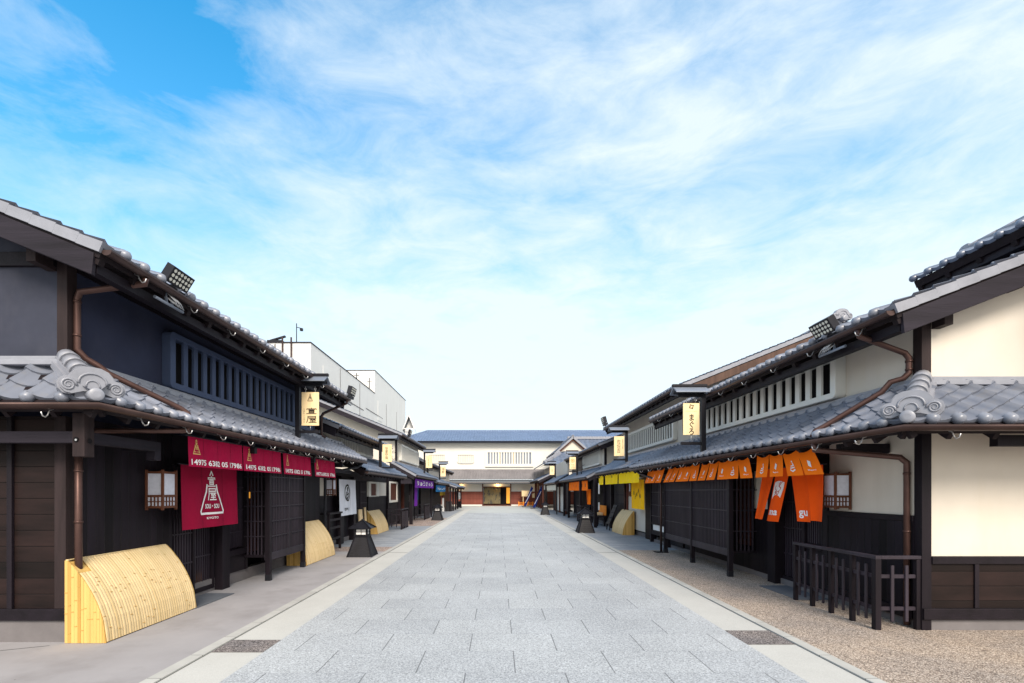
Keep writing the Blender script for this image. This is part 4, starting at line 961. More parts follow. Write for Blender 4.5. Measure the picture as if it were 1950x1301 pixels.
# ------------------------------------------------------------------ further houses, one by one
def row_house(s, name, label, c):
    """c: wall d, Y0..Y1, lower eave (de, ze, zw, ya, yb), upper eave (ue, uz, ya, yb), pitch, ridge distance"""
    d, Y0, Y1 = c['d'], c['Y0'], c['Y1']; t = thing(name, label, 'shop house', (s*d, Y0, 0))
    de, ze, zw, ya, yb = c['low']; m = c.get('m', 'tile')
    lr = roof(t, s, 'lower_roof', de, ze, d+.02, zw-.05, ya, yb, m, raf=.05, seg=0)
    box(t, s, 'flashing_tiles', 'ridge_tile', d-.12, ya, zw-.055, d+c.get('back', 0)-.002, yb, zw+.03)
    gutter(t, s, [(de-.035, ya, ze-.01), (de-.035, yb, ze-.01)], .055)
    if c.get('lverge', True): verge(t, s, ya, de, ze, d+.02, zw-.05, depth=.15)
    ue, uz, ua, ub = c['up']; p = c['pitch']; rd = c['ridge']; zr = uz + p*(rd-ue); ud = c.get('ud', d); zu = uz + p*(ud-ue) - .12
    roof(t, s, 'upper_roof', ue, uz, rd, zr, ua, ub, m, raf=.06, seg=0); roof(t, s, 'upper_roof', 2*rd-ue, uz, rd, zr, ua, ub, m, raf=0, balls=False, seg=0, col=.54)
    ridge(t, s, (rd, ua, zr), (rd, ub, zr)); verge(t, s, ua, ue, uz, rd, zr, depth=.2, wood=c.get('bargem', 'wood_grey')); verge(t, s, ub, ue, uz, rd, zr, depth=.2, side=1)
    gutter(t, s, [(ue-.035, ua, uz-.01), (ue-.035, ub, uz-.01)], .055)
    P = c['plaster']; u0, u1 = c['uw']
    box(t, s, 'upper_wall', P, ud, u0, zw-.3, ud+.15, u1, zu)
    g = MB(s); W = 2*(rd-ud); g.prism([(.15, zw-1.0), (W-.15, zw-1.0), (W-.15, zu), (W/2, zu + p*W/2-.02), (.15, zu+.05)], (ud, u0+.01, 0), (1,0,0), (0,0,1), (0,.12,0)); g.build('gable_wall', c.get('gable', P), t)
    box(t, s, 'end_wall', P, ud+.151, u1-.12, zw-.3, 2*rd-ud, u1, zu)
    box(t, s, 'corner_post', 'wood', ud-.01, u0-.005, zw+.032, ud+.1, u0+.1, zu-.01)
    box(t, s, 'eave_purlin', 'wood_horizontal', ue+.1, ua+.05, uz-.2, ue+.19, ub-.05, uz-.11)
    for k in (1, 2, 3):
        x = ud + .1 + (rd-ud)*k/4*1.0; z = zu + p*(x-ud)
        box(t, s, 'purlin', 'wood', x-.06, ua+.14, z-.13, x+.06, u0+.05, z-.01)
    box(t, s, 'foundation', 'foundation', d+.03, Y0, -.01, d+.2, Y1, .14)
    box(t, s, 'dark_wall', c.get('lm', 'wood_vboard'), d+.04, Y0, .141, d+.2, Y1, c.get('lt', ze+.1))
    if 'end' in c: box(t, s, 'end_wall', P, d+.201, Y0, 0, d+4, Y0+.1, zw-.3)
    return t, lr
# second house on the left
L2, _ = row_house(-1, 'shop_house', 'low second shop house on the left with a white door curtain', dict(d=4.95, Y0=12.9, Y1=21.8, low=(3.92, 2.22, 2.86, 14.35, 20.5), up=(4.30, 3.36, 13.1, 19.4), uw=(13.6, 19.0), pitch=.41, ridge=7.8, plaster='cream_shade', lverge=False))
s = -1; d = 4.95
grille(L2, s, d, 14.9, 18.7, 2.90, 3.42, 'white_plaster', prot=.14, n=20, fr=.07, sw=.16)
box(L2, s, 'plaster_panel', 'cream_shade', d-.0, 13.3, 1.50, d+.039, 14.5, 2.0); wainscot(L2, s, d, 13.3, 14.5, .3, 1.43)
box(L2, s, 'pillar', 'wood', d-.13, 14.9, 0, d+.1, 15.15, 2.1); box(L2, s, 'pillar', 'wood', d-.13, 16.2, 0, d+.1, 16.42, 2.1)
box(L2, s, 'door_recess', 'void', d+.02, 16.43, .1, d+.039, 17.4, 2.0); lattice(L2, s, d-.0, 17.4, 18.3, .25, 1.95, (.7, 1.2, 1.6), pitch=.1, bw=.03)
box(L2, s, 'lintel', 'wood_horizontal', d-.03, 14.5, 2.0, d+.03, 21.7, 2.3)
wf = MB(s); wf.ring(18.4, 20.0, 1.42, 2.0, 18.72, 19.55, 1.45, 1.93, (d-.05,0,0), (0,1,0), (0,0,1), (.08,0,0), rad=.02); wf = wf.build('window_frame', 'white_plaster', L2); box(wf, s, 'window_pane', 'wood_red', d-.02, 18.7, 1.44, d-.0, 19.57, 1.94)
box(L2, s, 'plaster_panel', 'cream_shade', d-.02, 20.06, 1.42, d+.03, 21.35, 2.0); wainscot(L2, s, d, 18.4, 21.35, .25, 1.36)
box(L2, s, 'post', 'wood', d-.1, 21.4, 0, d+.05, 21.6, 2.2)
mb = MB(s)
for i in range(3): mb.tube([(4.72, 16.65 + .12*i, .02), (4.78, 16.65 + .12*i, 1.0)], .045, 10)
tag(mb.build('bamboo_bundle', 'light_wood'), 'bundle of thick bamboo canes by a dark doorway behind the nearest left floor lantern', 'bamboo canes')
mb = MB(s); mb.tube([(4.72, 17.35, .02), (4.78, 17.35, 1.05)], .045, 10)
tag(mb.build('bamboo_cane', 'light_wood'), 'single bamboo cane standing just right of the bundle of canes on the left side', 'bamboo cane')
st = thing('wooden_rack', 'dark slatted wooden stand under the wall lantern left of the white curtain', 'wooden stand', (-4.75, 12.95, 0), None)
for y in (12.95, 13.85):
    for x in (4.52, 4.80): box(st, s, 'leg', 'wood', x-.03, y-.03, 0, x+.03, y+.03, 1.0)
box(st, s, 'shelf_top', 'wood_horizontal', 4.47, 12.88, 1.001, 4.9, 13.95, 1.05, bevel=.004)
for z in (.30, .60, .82): box(st, s, 'rail', 'wood_horizontal', 4.495, 12.99, z, 4.54, 13.81, z+.06)
# third (tall) house on the left
L3, _ = row_house(-1, 'shop_house', 'tall cream gabled shop house on the left beyond the low house, with purple curtains', dict(d=5.0, Y0=21.8, Y1=31, low=(3.87, 2.36, 3.05, 22.9, 30.6), up=(4.9, 4.52, 24.8, 32.6), uw=(25.4, 32.2), ud=5.3, back=.3, pitch=.41, ridge=11.5, plaster='cream', lverge=True))
d = 5.0
grille(L3, s, 5.3, 25.9, 31.6, 3.25, 4.15, 'white_plaster', prot=.16, n=22, fr=.09, sw=.15)
wf = MB(s); wf.ring(22.1, 24.0, 1.10, 2.08, 22.35, 23.75, 1.2, 2.0, (d-.05,0,0), (0,1,0), (0,0,1), (.08,0,0), rad=.02); wf = wf.build('window_frame', 'white_plaster', L3); box(wf, s, 'window_pane', 'wood_red', d-.02, 22.3, 1.15, d-.0, 23.8, 2.02)
wainscot(L3, s, d, 22.0, 24.1, .25, 1.03)
box(L3, s, 'post', 'wood', d-.1, 24.2, 0, d+.05, 24.4, 2.3); box(L3, s, 'post', 'wood_red', d-.1, 25.2, 0, d+.03, 25.35, 2.2)
box(L3, s, 'eave_post', 'wood', 4.17, 23.6, 0, 4.32, 23.75, 2.26); box(L3, s, 'beam_block', 'wood_grey', 4.1, 22.95, 1.98, 4.6, 23.3, 2.24)
box(L3, s, 'eave_post', 'wood', 4.10, 30.1, 0, 4.2, 30.2, 2.3)
lattice(L3, s, d, 27.4, 28.6, .3, 2.1, (.9, 1.4), pitch=.12, bw=.04); box(L3, s, 'white_notice', 'paper_white', 4.80, 26.3, 1.05, 4.82, 26.8, 1.42)
# fourth on the left
L4, _ = row_house(-1, 'shop_house', 'fourth house on the left with a blue curtain under its low eave', dict(d=4.9, Y0=31, Y1=42, low=(3.87, 2.16, 2.75, 30.8, 38.2), up=(4.55, 3.45, 33.5, 49.5), uw=(34.1, 49), pitch=.41, ridge=7.8, plaster='cream_shade'))
# far canopy on the left
cn = thing('entrance_canopy', 'low tiled canopy on thin dark posts at the far left end of the street', 'canopy', (-4.0, 39, 0))
roof(cn, s, 'roof', 3.25, 1.93, 4.8, 2.45, 38.4, 47.5, 'tile', raf=.05, seg=0); verge(cn, s, 38.4, 3.25, 1.93, 4.8, 2.45, depth=.12); verge(cn, s, 47.5, 3.25, 1.93, 4.8, 2.45, depth=.12, side=1)
for x, y in ((3.75, 38.6), (3.62, 39.8), (3.6, 41.8), (3.6, 43.9), (3.5, 46.6)): box(cn, s, 'post', 'wood', x, y, 0, x+.12, y+.12, 1.95)
box(cn, s, 'back_wall', 'wood_red', 4.75, 42.1, 0, 4.85, 47, 2.3)
# second house on the right: tall gabled one
R2, _ = row_house(1, 'shop_house', 'tall gabled shop house right of the street with long white slotted window and yellow curtains', dict(d=5.15, Y0=15.7, Y1=22.0, low=(4.27, 2.38, 2.98, 15.45, 21.0), up=(5.05, 4.55, 13.75, 22.9), uw=(14.2, 22.4), ud=5.8, back=.65, pitch=.40, ridge=9.75, plaster='cream', lverge=True, bargem='wood_brown'))
s = 1; d = 5.15
grille(R2, s, 5.8, 15.6, 22.0, 3.28, 4.12, 'white_plaster', prot=.16, n=26, fr=.10, sw=.15)
onigawara(R2, s, (9.75, 13.7, 6.62), (0, -1, 0), 1.1); round_cap(R2, s, (9.75, 13.6, 6.5), (0, -1, 0), .08)
box(R2, s, 'plaster_wall', 'cream_shade', d-.02, 16.8, .2, d+.03, 19.0, 2.15); box(R2, s, 'plaster_wall', 'cream', d+.02, 16.79, 0, 8.0, 16.8, 2.0) if 0 else None
box(R2, s, 'post', 'wood_red', d-.08, 19.0, 0, d+.03, 19.15, 2.2); box(R2, s, 'dark_panel', 'wood_hboard_x', d-.05, 15.8, 0, d+.03, 16.75, 2.0)
dr = box(R2, s, 'door', 'wood', d-.03, 19.4, .1, d+.03, 20.9, 2.0)
for z in (.5, .8, 1.1, 1.45): box(dr, s, 'door_rail', 'wood_grey', d-.045, 19.5, z, d-.031, 20.8, z+.05)
box(R2, s, 'post', 'wood', 4.95, 21.2, 0, 5.1, 21.35, 2.2)
downpipe(R2, s, [(4.25, 20.9, 2.25), (4.4, 20.7, 2.2), (4.98, 19.3, 2.02), (5.03, 19.2, 1.9), (5.03, 19.2, .02)], .035, m='gutter')
for y in (16.5, 18.5, 20.5): box(R2, s, 'bracket_arm', 'wood', 4.36, y, 2.14, d, y+.08, 2.24)
# leaning board and bench further on
lbd = thing('leaning_board', 'dark framed board leaning on the pavement before the far right dark door', 'display board', (4.75, 20.3, 0))
mb = MB(1); mb.bar((4.62, 20.3, .25), (4.95, 20.3, 1.05), .60, .04, up=(0, 0, 1)); mb.build('board', 'black_wood', lbd)
for k in (.35, .6, .85): mb = MB(1); p = Vector((4.62, 20.3, .25)).lerp(Vector((4.95, 20.3, 1.05)), k); mb.box(p.x-.03, 20.05, p.z-.02, p.x-.018, 20.55, p.z+.02); mb.build('slat', 'wood_grey', lbd)
for y in (20.05, 20.55): mb = MB(1); mb.bar((4.62, y, 0), (4.66, y, .4), .04, .04); mb.build('leg', 'black_wood', lbd)
# third on the right
R3, _ = row_house(1, 'shop_house', 'third shop house on the right with small white slotted window, orange curtain and wooden benches', dict(d=5.2, Y0=22.0, Y1=33.5, low=(4.22, 2.27, 2.85, 23.0, 33.0), up=(4.85, 3.85, 23.3, 35.0), uw=(24.0, 34.5), ud=5.3, back=.1, pitch=.40, ridge=8.6, plaster='cream_shade'))
d = 5.2
grille(R3, s, 5.3, 24.6, 29.4, 2.98, 3.75, 'white_plaster', prot=.16, n=18, fr=.09, sw=.15)
box(R3, s, 'black_cladding', 'black_wood', 5.26, 30.2, 2.9, 5.299, 34.4, 4.0)
for x, y in ((4.3, 21.6), (4.25, 25.2), (4.28, 29.6), (4.28, 31.6)): box(R3, s, 'eave_post', 'wood', x, y, 0, x+.13, y+.13, 2.25)
box(R3, s, 'side_panel', 'wood_vboard', 4.42, 29.65, .35, 4.46, 31.6, 2.1); box(R3, s, 'sill', 'wood_grey', 4.35, 29.75, .35, 4.6, 31.6, .45)
for y in (23.5, 26, 27.2): box(R3, s, 'post', 'wood_grey', d-.06, y, .1, d+.03, y+.12, 2.2)
box(R3, s, 'white_sign', 'paper_white', 4.72, 22.6, 1.5, 4.75, 22.75, 2.0); box(R3, s, 'white_sign', 'paper_white', 4.72, 22.6, .75, 4.75, 22.75, 1.1)
bn = thing('wooden_bench', 'dark bench with an orange-brown backrest cloth beside the far right doorway', 'bench', (4.85, 22.4, 0))
box(bn, 1, 'seat', 'wood_grey', 4.55, 22.3, .42, 5.0, 24.0, .48)
for x in (4.6, 4.93):
    for y in (22.4, 23.85): box(bn, 1, 'leg', 'wood', x-.03, y-.03, 0, x+.03, y+.03, .419)
box(bn, 1, 'backrest', 'orange_wood', 4.98, 22.4, .50, 5.02, 23.9, .95); box(bn, 1, 'cushion', 'light_wood', 4.60, 22.75, .481, 4.95, 23.2, .62, bevel=.03)
# fourth on the right: hipped gable
R4 = thing('shop_house', 'far right house with a hipped gable roof and pale triangular gable before the end building', 'shop house', (4.6, 34, 0))
d = 4.7
roof(R4, s, 'lower_roof', 3.95, 2.20, 4.9, 2.75, 33.3, 41.0, 'tile', raf=.05, seg=0); gutter(R4, s, [(3.92, 33.3, 2.19), (3.92, 41, 2.19)], .055)
roof(R4, s, 'lower_roof', 3.45, 2.55, 5.0, 3.3, 42.0, 52.5, 'tile', raf=.05, seg=0); verge(R4, s, 42.0, 3.45, 2.55, 5.0, 3.3)
box(R4, s, 'front_wall', 'wood_vboard', 4.75, 33.5, 0, 4.9, 41.5, 2.4)
for y in (35.0, 37.4): box(R4, s, 'white_door_panel', 'white_plaster', 4.72, y, .12, 4.749, y+1.5, 1.95)
for y in (33.6, 36.7, 39.2): box(R4, s, 'post', 'wood_red', 4.66, y, 0, 4.79, y+.2, 2.2)
box(R4, s, 'downpipe_post', 'black_metal', 4.05, 33.6, 0, 4.13, 33.7, 2.15)
box(R4, s, 'upper_wall', 'cream_shade', 5.0, 34.7, 2.5, 5.1, 45, 3.9)
box(R4, s, 'porch_wall', 'wood_vboard', 4.3, 43, 0, 4.4, 52, 2.7)
for y in (43.2, 45.2, 47.5, 49.8, 51.8): box(R4, s, 'porch_post', 'wood_red', 3.95, y, 0, 4.1, y+.2, 2.6)
box(R4, s, 'white_slots', 'paper_white', 4.28, 44, 1.75, 4.295, 51, 2.15)
# hipped gable roof: camera-side slope, street slope, gable
G0, G1, YF = 3.95, 12.0, 42.5
mb = MB(1); tiles(mb, (G0, YF, 3.95), (1,0,0), (0, 1.0, .62), 8.0, 2.6, keep=lambda p: p.x > G0 + (p.y-YF)*1.0, seg=0, col=.36, row=.3); mb.build('hip_slope', 'tile', R4, recalc=False)
mb = MB(1); tiles(mb, (G0, YF, 3.95), (0,1,0), (1.0, 0, .60), 10.0, 4.0, keep=lambda p: p.y > YF + (p.x-G0)*.95, seg=0, col=.36, row=.3); mb.build('street_slope', 'tile', R4, recalc=False)
mb = MB(1); mb.add([(G0+.05, YF+.06, 3.86), (12, YF+.06, 3.86), (12, YF+2.2, 5.2), (G0+2.2, YF+2.2, 5.2)], [(0,1,2,3)]); mb.add([(G0+.05, YF+.06, 3.86), (G0+2.4, YF+2.3, 5.3), (G0+2.4, 52, 5.3), (G0+.05, 52, 3.86)], [(0,1,2,3)]); mb.build('soffit', 'soffit', R4)
g = MB(1); g.prism([(5.6, 5.25), (8.2, 5.25), (6.9, 6.25)], (0, 44.6, 0), (1,0,0), (0,0,1), (0, .1, 0)); g.build('gable', 'cream', R4)
for a, b in (((5.2, 44.4, 5.05), (6.9, 44.4, 6.55)), ((8.6, 44.4, 5.05), (6.9, 44.4, 6.55))):
    mb = MB(1); mb.bar(a, b, .3, .16); mb.build('gable_ridge', 'ridge_tile', R4); mb = MB(1); mb.bar(Vector(a) - Vector((0,-.05,.18)), Vector(b) - Vector((0,-.05,.2)), .1, .14); mb.build('barge_board', 'wood_lantern', R4)
ridge(R4, 1, (G0+.1, YF+.1, 4.0), (G0+1.7, YF+1.7, 5.0), .28, .3, name='hip_ridge'); ridge(R4, 1, (6.9, 44.4, 6.5), (6.9, 52, 6.5), .25, .3)
roof(R4, 1, 'gable_slope', 5.2, 5.15, 6.9, 6.5, 44.4, 52, 'tile', raf=0, seg=0, balls=False); roof(R4, 1, 'gable_slope', 8.6, 5.15, 6.9, 6.5, 44.4, 52, 'tile', raf=0, seg=0, balls=False)
mb = MB(1); tiles(mb, (7.6, 45.6, 5.1), (1,0,0), (0, 1.0, .55), 7, 3.6, seg=0, col=.36, row=.3); mb.build('rear_slope', 'tile', R4, recalc=False)
ridge(R4, 1, (7.0, 48.7, 6.85), (14.6, 48.7, 6.85), .25, .26)
box(R4, 1, 'upper_body', 'cream_shade', 4.9, 43.2, 2.6, 13, 51, 3.9)
box(R4, 1, 'rear_body', 'cream_shade', 9, 46.3, 3.9, 14.4, 48.6, 5.4)

# ------------------------------------------------------------------ end building
E = thing('storehouse_building', 'long white plastered storehouse with blue-grey tiled roof closing the end of the street', 'building', (0, 53.6, 0))
Y = 53.6; x0, x1 = -10.6, 15.0
mb = MB(1); mb.box(x0, Y, 4.0, x1, Y+8, 7.1); mb.build('upper_wall', 'white_plaster', E)
mb = MB(1); mb.box(x0-.1, Y-.25, 6.72, x1+.1, Y+.0, 7.0); mb.build('cornice', 'white_plaster', E)
hk = 2.5
mb = MB(1); tiles(mb, (x0-.7, Y-.8, 7.05), (1,0,0), (0, 4.4, 1.62), x1-x0+1.4, math.hypot(4.4, 1.62), keep=lambda p: x0-.7+(p.y-Y+.8)*.7 < p.x, seg=0, col=.30, row=.30, ball=.05); mb.build('main_roof', 'tile_blue', E, recalc=False)
mb = MB(1); mb.box(x0-.7, Y-.8, 6.93, x1+.7, Y+.1, 7.03); mb.build('soffit', 'black_wood', E)
mb = MB(1); mb.add([(x0-.7, Y-.8, 6.9), (x1+.7, Y-.8, 6.9), (x1+.7, Y+3.6, 8.55), (x0+2.35, Y+3.6, 8.55), (x0-.7, Y+8, 6.9)], [(0,1,2,3), (0,3,4)]); mb.build('hip_side', 'tile_blue', E)
ridge(E, 1, (x0+2.3, Y+3.6, 8.58), (x1-.2, Y+3.6, 8.58), .25, .25, 'tile_blue'); ridge(E, 1, (x0-.6, Y-.7, 7.02), (x0+2.3, Y+3.6, 8.62), .22, .2, 'tile_blue', name='hip_ridge')
mb = MB(1); tiles(mb, (x0-1, Y-2.0, 2.83), (1,0,0), (0, 1.9, 1.05), x1-x0+2, math.hypot(1.9, 1.05), seg=0, col=.30, row=.25, ball=.04); mb.build('lower_roof', 'tile_grey', E, recalc=False)
mb = MB(1); mb.box(x0-1, Y-.16, 3.86, x1+1, Y-.001, 4.03); mb.build('flashing_tiles', 'tile_grey', E)
for z0, z1, y in ((2.66, 2.80, 2.03), (2.48, 2.64, 1.95)): mb = MB(1); mb.box(x0-1, Y-y, z0, x1+1, Y-y+.12, z1); mb.build('eave_fascia', 'foundation' if z0 < 2.5 else 'wood_grey', E)
mb = MB(1); mb.box(x0-1, Y-1.82, 2.42, x1+1, Y+.0, 2.47); mb.build('soffit', 'soffit', E)
DX0, DX1 = -1.62, 1.36; F = Y - .0
for a, b in ((-11, DX0-.12), (DX1+.12, 15)):
    mb = MB(1); mb.box(a, F-.1, 1.59, b, F+.1, 2.47); mb.build('lower_wall', 'white_plaster', E)
    mb = MB(1); mb.box(a, F-.14, .14, b, F+.1, 1.585); mb.build('tile_cladding', 'red_cladding', E)
    mb = MB(1); mb.box(a, F-.18, -.02, b, F+.1, .135); mb.build('plinth', 'white_plaster', E)
mb = MB(1); mb.box(DX0, F-.1, 2.12, DX1, F+.1, 2.47); mb.build('lower_wall', 'white_plaster', E)
for x in (DX0-.12, DX1): mb = MB(1); mb.box(x, F-.16, 0, x+.12, F+.1, 2.465); mb.build('door_post', 'wood_red', E)
for x in (-4.4, 4.2): mb = MB(1); mb.box(x, F-.13, 1.586, x+.12, F-.101, 2.465); mb.build('wall_post', 'wood_red', E)
mb = MB(1); mb.box(DX0, F-.14, 2.02, DX1, F+.1, 2.119); mb.build('door_lintel', 'wood_red', E)
mb = MB(1); mb.box(DX0, F+.35, 0, DX1, F+.4, 2.1); mb.build('door_recess', 'void', E)
mb = MB(1); mb.box(DX0+.05, F+.0, .22, .28, F+.06, 2.02); mb.build('painted_screen', 'mural', E)
mb = MB(1); mb.box(.95, F+.15, .25, 1.33, F+.2, 2.0); mb.build('glowing_wall', 'amber', E)  # lamplight on this wall is put into its material as emission
mb = MB(1); mb.box(DX0, F-.18, 0, DX1, F+.3, .10); mb.build('threshold', 'wood_red', E)
for x, p in ((0.0, 5.5), (-4.0, 2.2), (4.75, 2.2)):
    l = bpy.data.lights.new('ceiling_spot', 'POINT'); l.energy = p*2.2; l.color = (1, .62, .25); l.shadow_soft_size = .06
    o = bpy.data.objects.new('ceiling_spot', l); sc.collection.objects.link(o); o.location = (x + .05*0, F-.38, 2.30)
    mb = MB(1); mb.tube([(x, F-.38, 2.36), (x, F-.38, 2.418)], .06, 10); mb.build('spot_lamp', 'warm_lamp', E)
gr = MB(1); gr.ring(-1.40, 3.95, 4.30, 6.02, -1.12, 3.68, 4.62, 5.90, (0, F-.16, 0), (1,0,0), (0,0,1), (0, .16, 0), rad=.05); gr = gr.build('grille_window', 'white_plaster', E)
mb = MB(1)
for i in range(15): x = -1.12 + 4.8*(i+1)/16; mb.box(x-.075, F-.15, 4.6, x+.075, F-.02, 5.92)
mb.build('slats', 'white_plaster', gr); mb = MB(1); mb.box(-1.2, F-.012, 4.55, 3.75, F-.004, 5.95); mb.build('recess', 'grey_metal', gr)
for x in (.42, 2.02, -.0): mb = MB(1); mb.box(x-.30, F-.02, 4.6, x-.17, F-.013, 5.9); mb.build('timber_strip', 'light_wood', gr)
for cx in (-3.55, -6.75):
    q = MB(1); q.ring(cx-.95, cx+.95, 4.68, 5.72, cx-.86, cx+.86, 4.77, 5.63, (0, F-.12, 0), (1,0,0), (0,0,1), (0, .12, 0), rad=.3, k=6); o = q.build('relief_shutter', 'white_plaster', E)
    q = MB(1)
    for i in range(8): x = cx - .7 + 1.4*i/7; q.box(x-.04, F-.10, 4.80, x+.04, F-.002, 5.62)
    q.build('relief_bars', 'white_plaster', o)
    q = MB(1); q.box(cx-.85, F-.008, 4.78, cx+.85, F-.001, 5.62); q.build('relief_panel', 'cream_shade', o)
# notice boards and orange fence in front
nf = thing('low_fence', 'low orange wooden fence around two notice boards in front of the white storehouse', 'fence', (3.2, 52.0, 0))
for x in (2.25, 2.75, 3.25, 3.75, 4.2): mb = MB(1); mb.box(x-.05, 52.0, 0, x+.05, 52.08, .50); mb.build('post', 'orange_wood', nf)
for z in (.10, .30): mb = MB(1); mb.box(2.2, 52.085, z, 4.3, 52.12, z+.09); mb.build('rail', 'orange_wood', nf)
for x, w_, z0, z1, lab in ((2.98, .40, 1.05, 1.62, 'wide pale wooden notice board on two legs behind the orange fence'), (4.05, .33, .90, 1.28, 'small pale wooden notice board with a roofed top right of the wide one')):
    nb = thing('notice_board', lab, 'notice board', (x, 52.4, 0), 'notice boards behind the orange fence')
    mb = MB(1); mb.box(x-w_, 52.38, z0, x+w_, 52.44, z1); mb.build('board', 'light_wood', nb)
    for a in ((-.6*w_, .6*w_) if w_ > .35 else (0,)): mb = MB(1); mb.box(x+a-.035, 52.445, 0, x+a+.035, 52.5, z0+.2); mb.build('leg', 'light_wood', nb)
    if w_ < .35: mb = MB(1); mb.prism([(-w_-.08, z1), (w_+.08, z1), (0, z1+.17)], (x, 52.35, 0), (1,0,0), (0,0,1), (0, .13, 0)); mb.build('roof', 'light_wood', nb)
    else: mb = MB(1); mb.box(x-w_-.04, 52.36, z1+.001, x+w_+.04, 52.47, z1+.05); mb.build('roof', 'light_wood', nb)
# ------------------------------------------------------------------ big pale building behind the left row
B = thing('warehouse_building', 'large plain white modern building with stepped roofline towering behind the left houses', 'building', (-22, 38.8, 0))
mb = MB(1); mb.box(-40, 38.8, 0, -15, 59, 13.5); mb.build('main_block', 'panel_white', B)
mb = MB(1); mb.box(-40, 59.001, 0, -15, 78.6, 16.3); mb.build('rear_block', 'panel_white', B)
mb = MB(1); mb.box(-40.05, 38.72, 13.5, -14.95, 59, 13.57); mb.build('parapet_cap', 'wood_grey', B)
mb = MB(1); mb.box(-40.05, 58.95, 16.3, -14.95, 78.7, 16.37); mb.build('parapet_cap', 'wood_grey', B)
for x in (-17.2, -16.5): mb = MB(1); mb.tube([(x, 38.65, 4), (x, 38.65, 13.9)], .07, 8); mb.build('wall_pipe', 'gutter', B)
mb = MB(1); mb.box(-17.9, 38.76, 4, -17.8, 38.8, 13.4); mb.build('wall_pipe', 'foundation', B)
for y, z in ((41.5, 10.0), (60.5, 10.5)): mb = MB(1); mb.box(-15.0, y, z, -14.97, y+2.2, z+2.4); mb.build('louvre_panel', 'foundation' if 0 else 'panel_white', B)
mb = MB(1); mb.box(-14.99, 42, 8.5, -14.94, 43.1, 10.6); mb.build('grey_shutter', 'tile_grey', B)
for y, z, l in ((47, 10.6, 7), (55, 11.0, 8), (55, 9.0, 8), (62, 6, 6)): mb = MB(1); mb.box(-14.985, y, z, -14.96, y+l, z+.07); mb.build('panel_joint', 'foundation', B)
for y in (46, 52.5, 65, 71.5): mb = MB(1); mb.box(-14.985, y, 3, -14.965, y+.06, 13.3); mb.build('panel_joint', 'foundation', B)
an = MB(1); an.tube([(-16.3, 39.2, 13.6), (-16.3, 39.2, 15.2)], .035, 6); an.bar((-16.3, 39.2, 14.9), (-15.9, 39.2, 14.8), .05, .05); an.box(-16.0, 39.1, 14.6, -15.8, 39.3, 14.8); tag(an.build('roof_antenna', 'black_metal'), 'thin antenna mast at the near corner of the white modern building roof', 'antenna')
an = MB(1); an.box(-18.6, 39.0, 13.65, -17.4, 39.5, 13.8); an.bar((-18.4, 39.2, 13.8), (-17.2, 39.2, 14.15), .2, .12); tag(an.build('roof_lamp', 'black_metal'), 'small dark lamp lying on the roof edge of the white modern building', 'lamp')
for y, h in ((52.8, .9), (58.0, 1.6)): an = MB(1); an.tube([(-15.4, y, 13.6), (-15.4, y, 13.6+h)], .05, 6); an.bar((-15.7, y, 13.6+h*.7), (-15.1, y, 13.6+h*.7), .05, .05); tag(an.build('roof_antenna', 'black_metal'), 'thin roof mast beside the step of the white modern building' if h > 1 else 'short roof mast midway along the white modern building roof', 'antenna')
T = thing('gabled_turret', 'small white turret with a tiny gabled roof between the left houses and the end building', 'turret', (-9.9, 56, 0))
T['_o'] = (-9.9, 56, 0)
mb = MB(1); mb.box(-10.85, 56.5, 0, -10.35, 58, 8.9); mb.build('shaft', 'panel_white', T)
for sg in (-1, 1): mb = MB(1); mb.bar((-10.3, 56.0, 10.45), (-10.3 + sg*.68, 56.0, 8.75), .14, .10); mb.build('barge_board', 'panel_white', T)
mb = MB(1); mb.bar((-10.85, 56.05, 8.85), (-9.75, 56.05, 8.85), .08, .10); mb.build('tie_beam', 'panel_white', T)
for sg in (-1, 1):
    mb = MB(1); a = Vector((-10.3, 56.0, 10.5)); b = Vector((-10.3 + sg*.72, 56.0, 8.72)); vs = [a, b, b + Vector((-.35, 3.0, 0)), a + Vector((-.35, 3.0, 0))]
    mb.add(vs + [p - Vector((0, 0, .07)) for p in vs], [(0,1,2,3),(7,6,5,4),(0,4,5,1),(1,5,6,2),(2,6,7,3),(3,7,4,0)]); mb.build('roof_slope', 'tile_grey', T)
mb = MB(1); mb.prism([(-.45, 9.0), (.45, 9.0), (0, 10.1)], (-10.3, 56.7, 0), (1,0,0), (0,0,1), (0,.1,0)); mb.build('gable', 'panel_white', T)

# ------------------------------------------------------------------ things along the street
inuyarai(-1, 'nearest curved bamboo fender at the left corner post, lit yellow slats with node marks', 4.66, 5.22, 6.76, notch=True)
inuyarai(-1, 'bamboo fender right of the lattice bay under the magenta curtains', 4.62, 10.60, 12.42)
inuyarai(-1, 'far left bamboo fender behind the nearest floor lantern on the left', 4.98, 18.3, 20.1)
inuyarai(1, 'only bamboo fender on the right side, below the yellow curtain', 5.06, 17.94, 19.6)
floor_lantern(-3.42, 12.24, 'large black floor lantern nearest on the left side, beside the white curtain')
lan = [o for o in sc.objects if o.get('category') == 'street lantern'][0]
for x, y, lab, k in ((-3.38, 27.15, 'far left black floor lantern standing before the blue and purple curtains', 1.0), (3.45, 19.15, 'nearer of the two black floor lanterns on the right, before the bench', 1.06), (3.26, 33.4, 'smallest black floor lantern, far right by the slanting blue banners', .98)):
    c = copy_tree(lan); c.location = (x, y, 0); c.scale = (k, k, k); c['label'] = lab
wall_lantern(-1, 'brown box wall lantern left of the magenta door curtain', 4.42, 4.66, 6.39, 6.68, 1.41, 1.90)
wall_lantern(1, 'brown box wall lantern right of the orange door curtain on cream plaster', 4.75, 4.985, 6.82, 7.10, 1.40, 1.89)
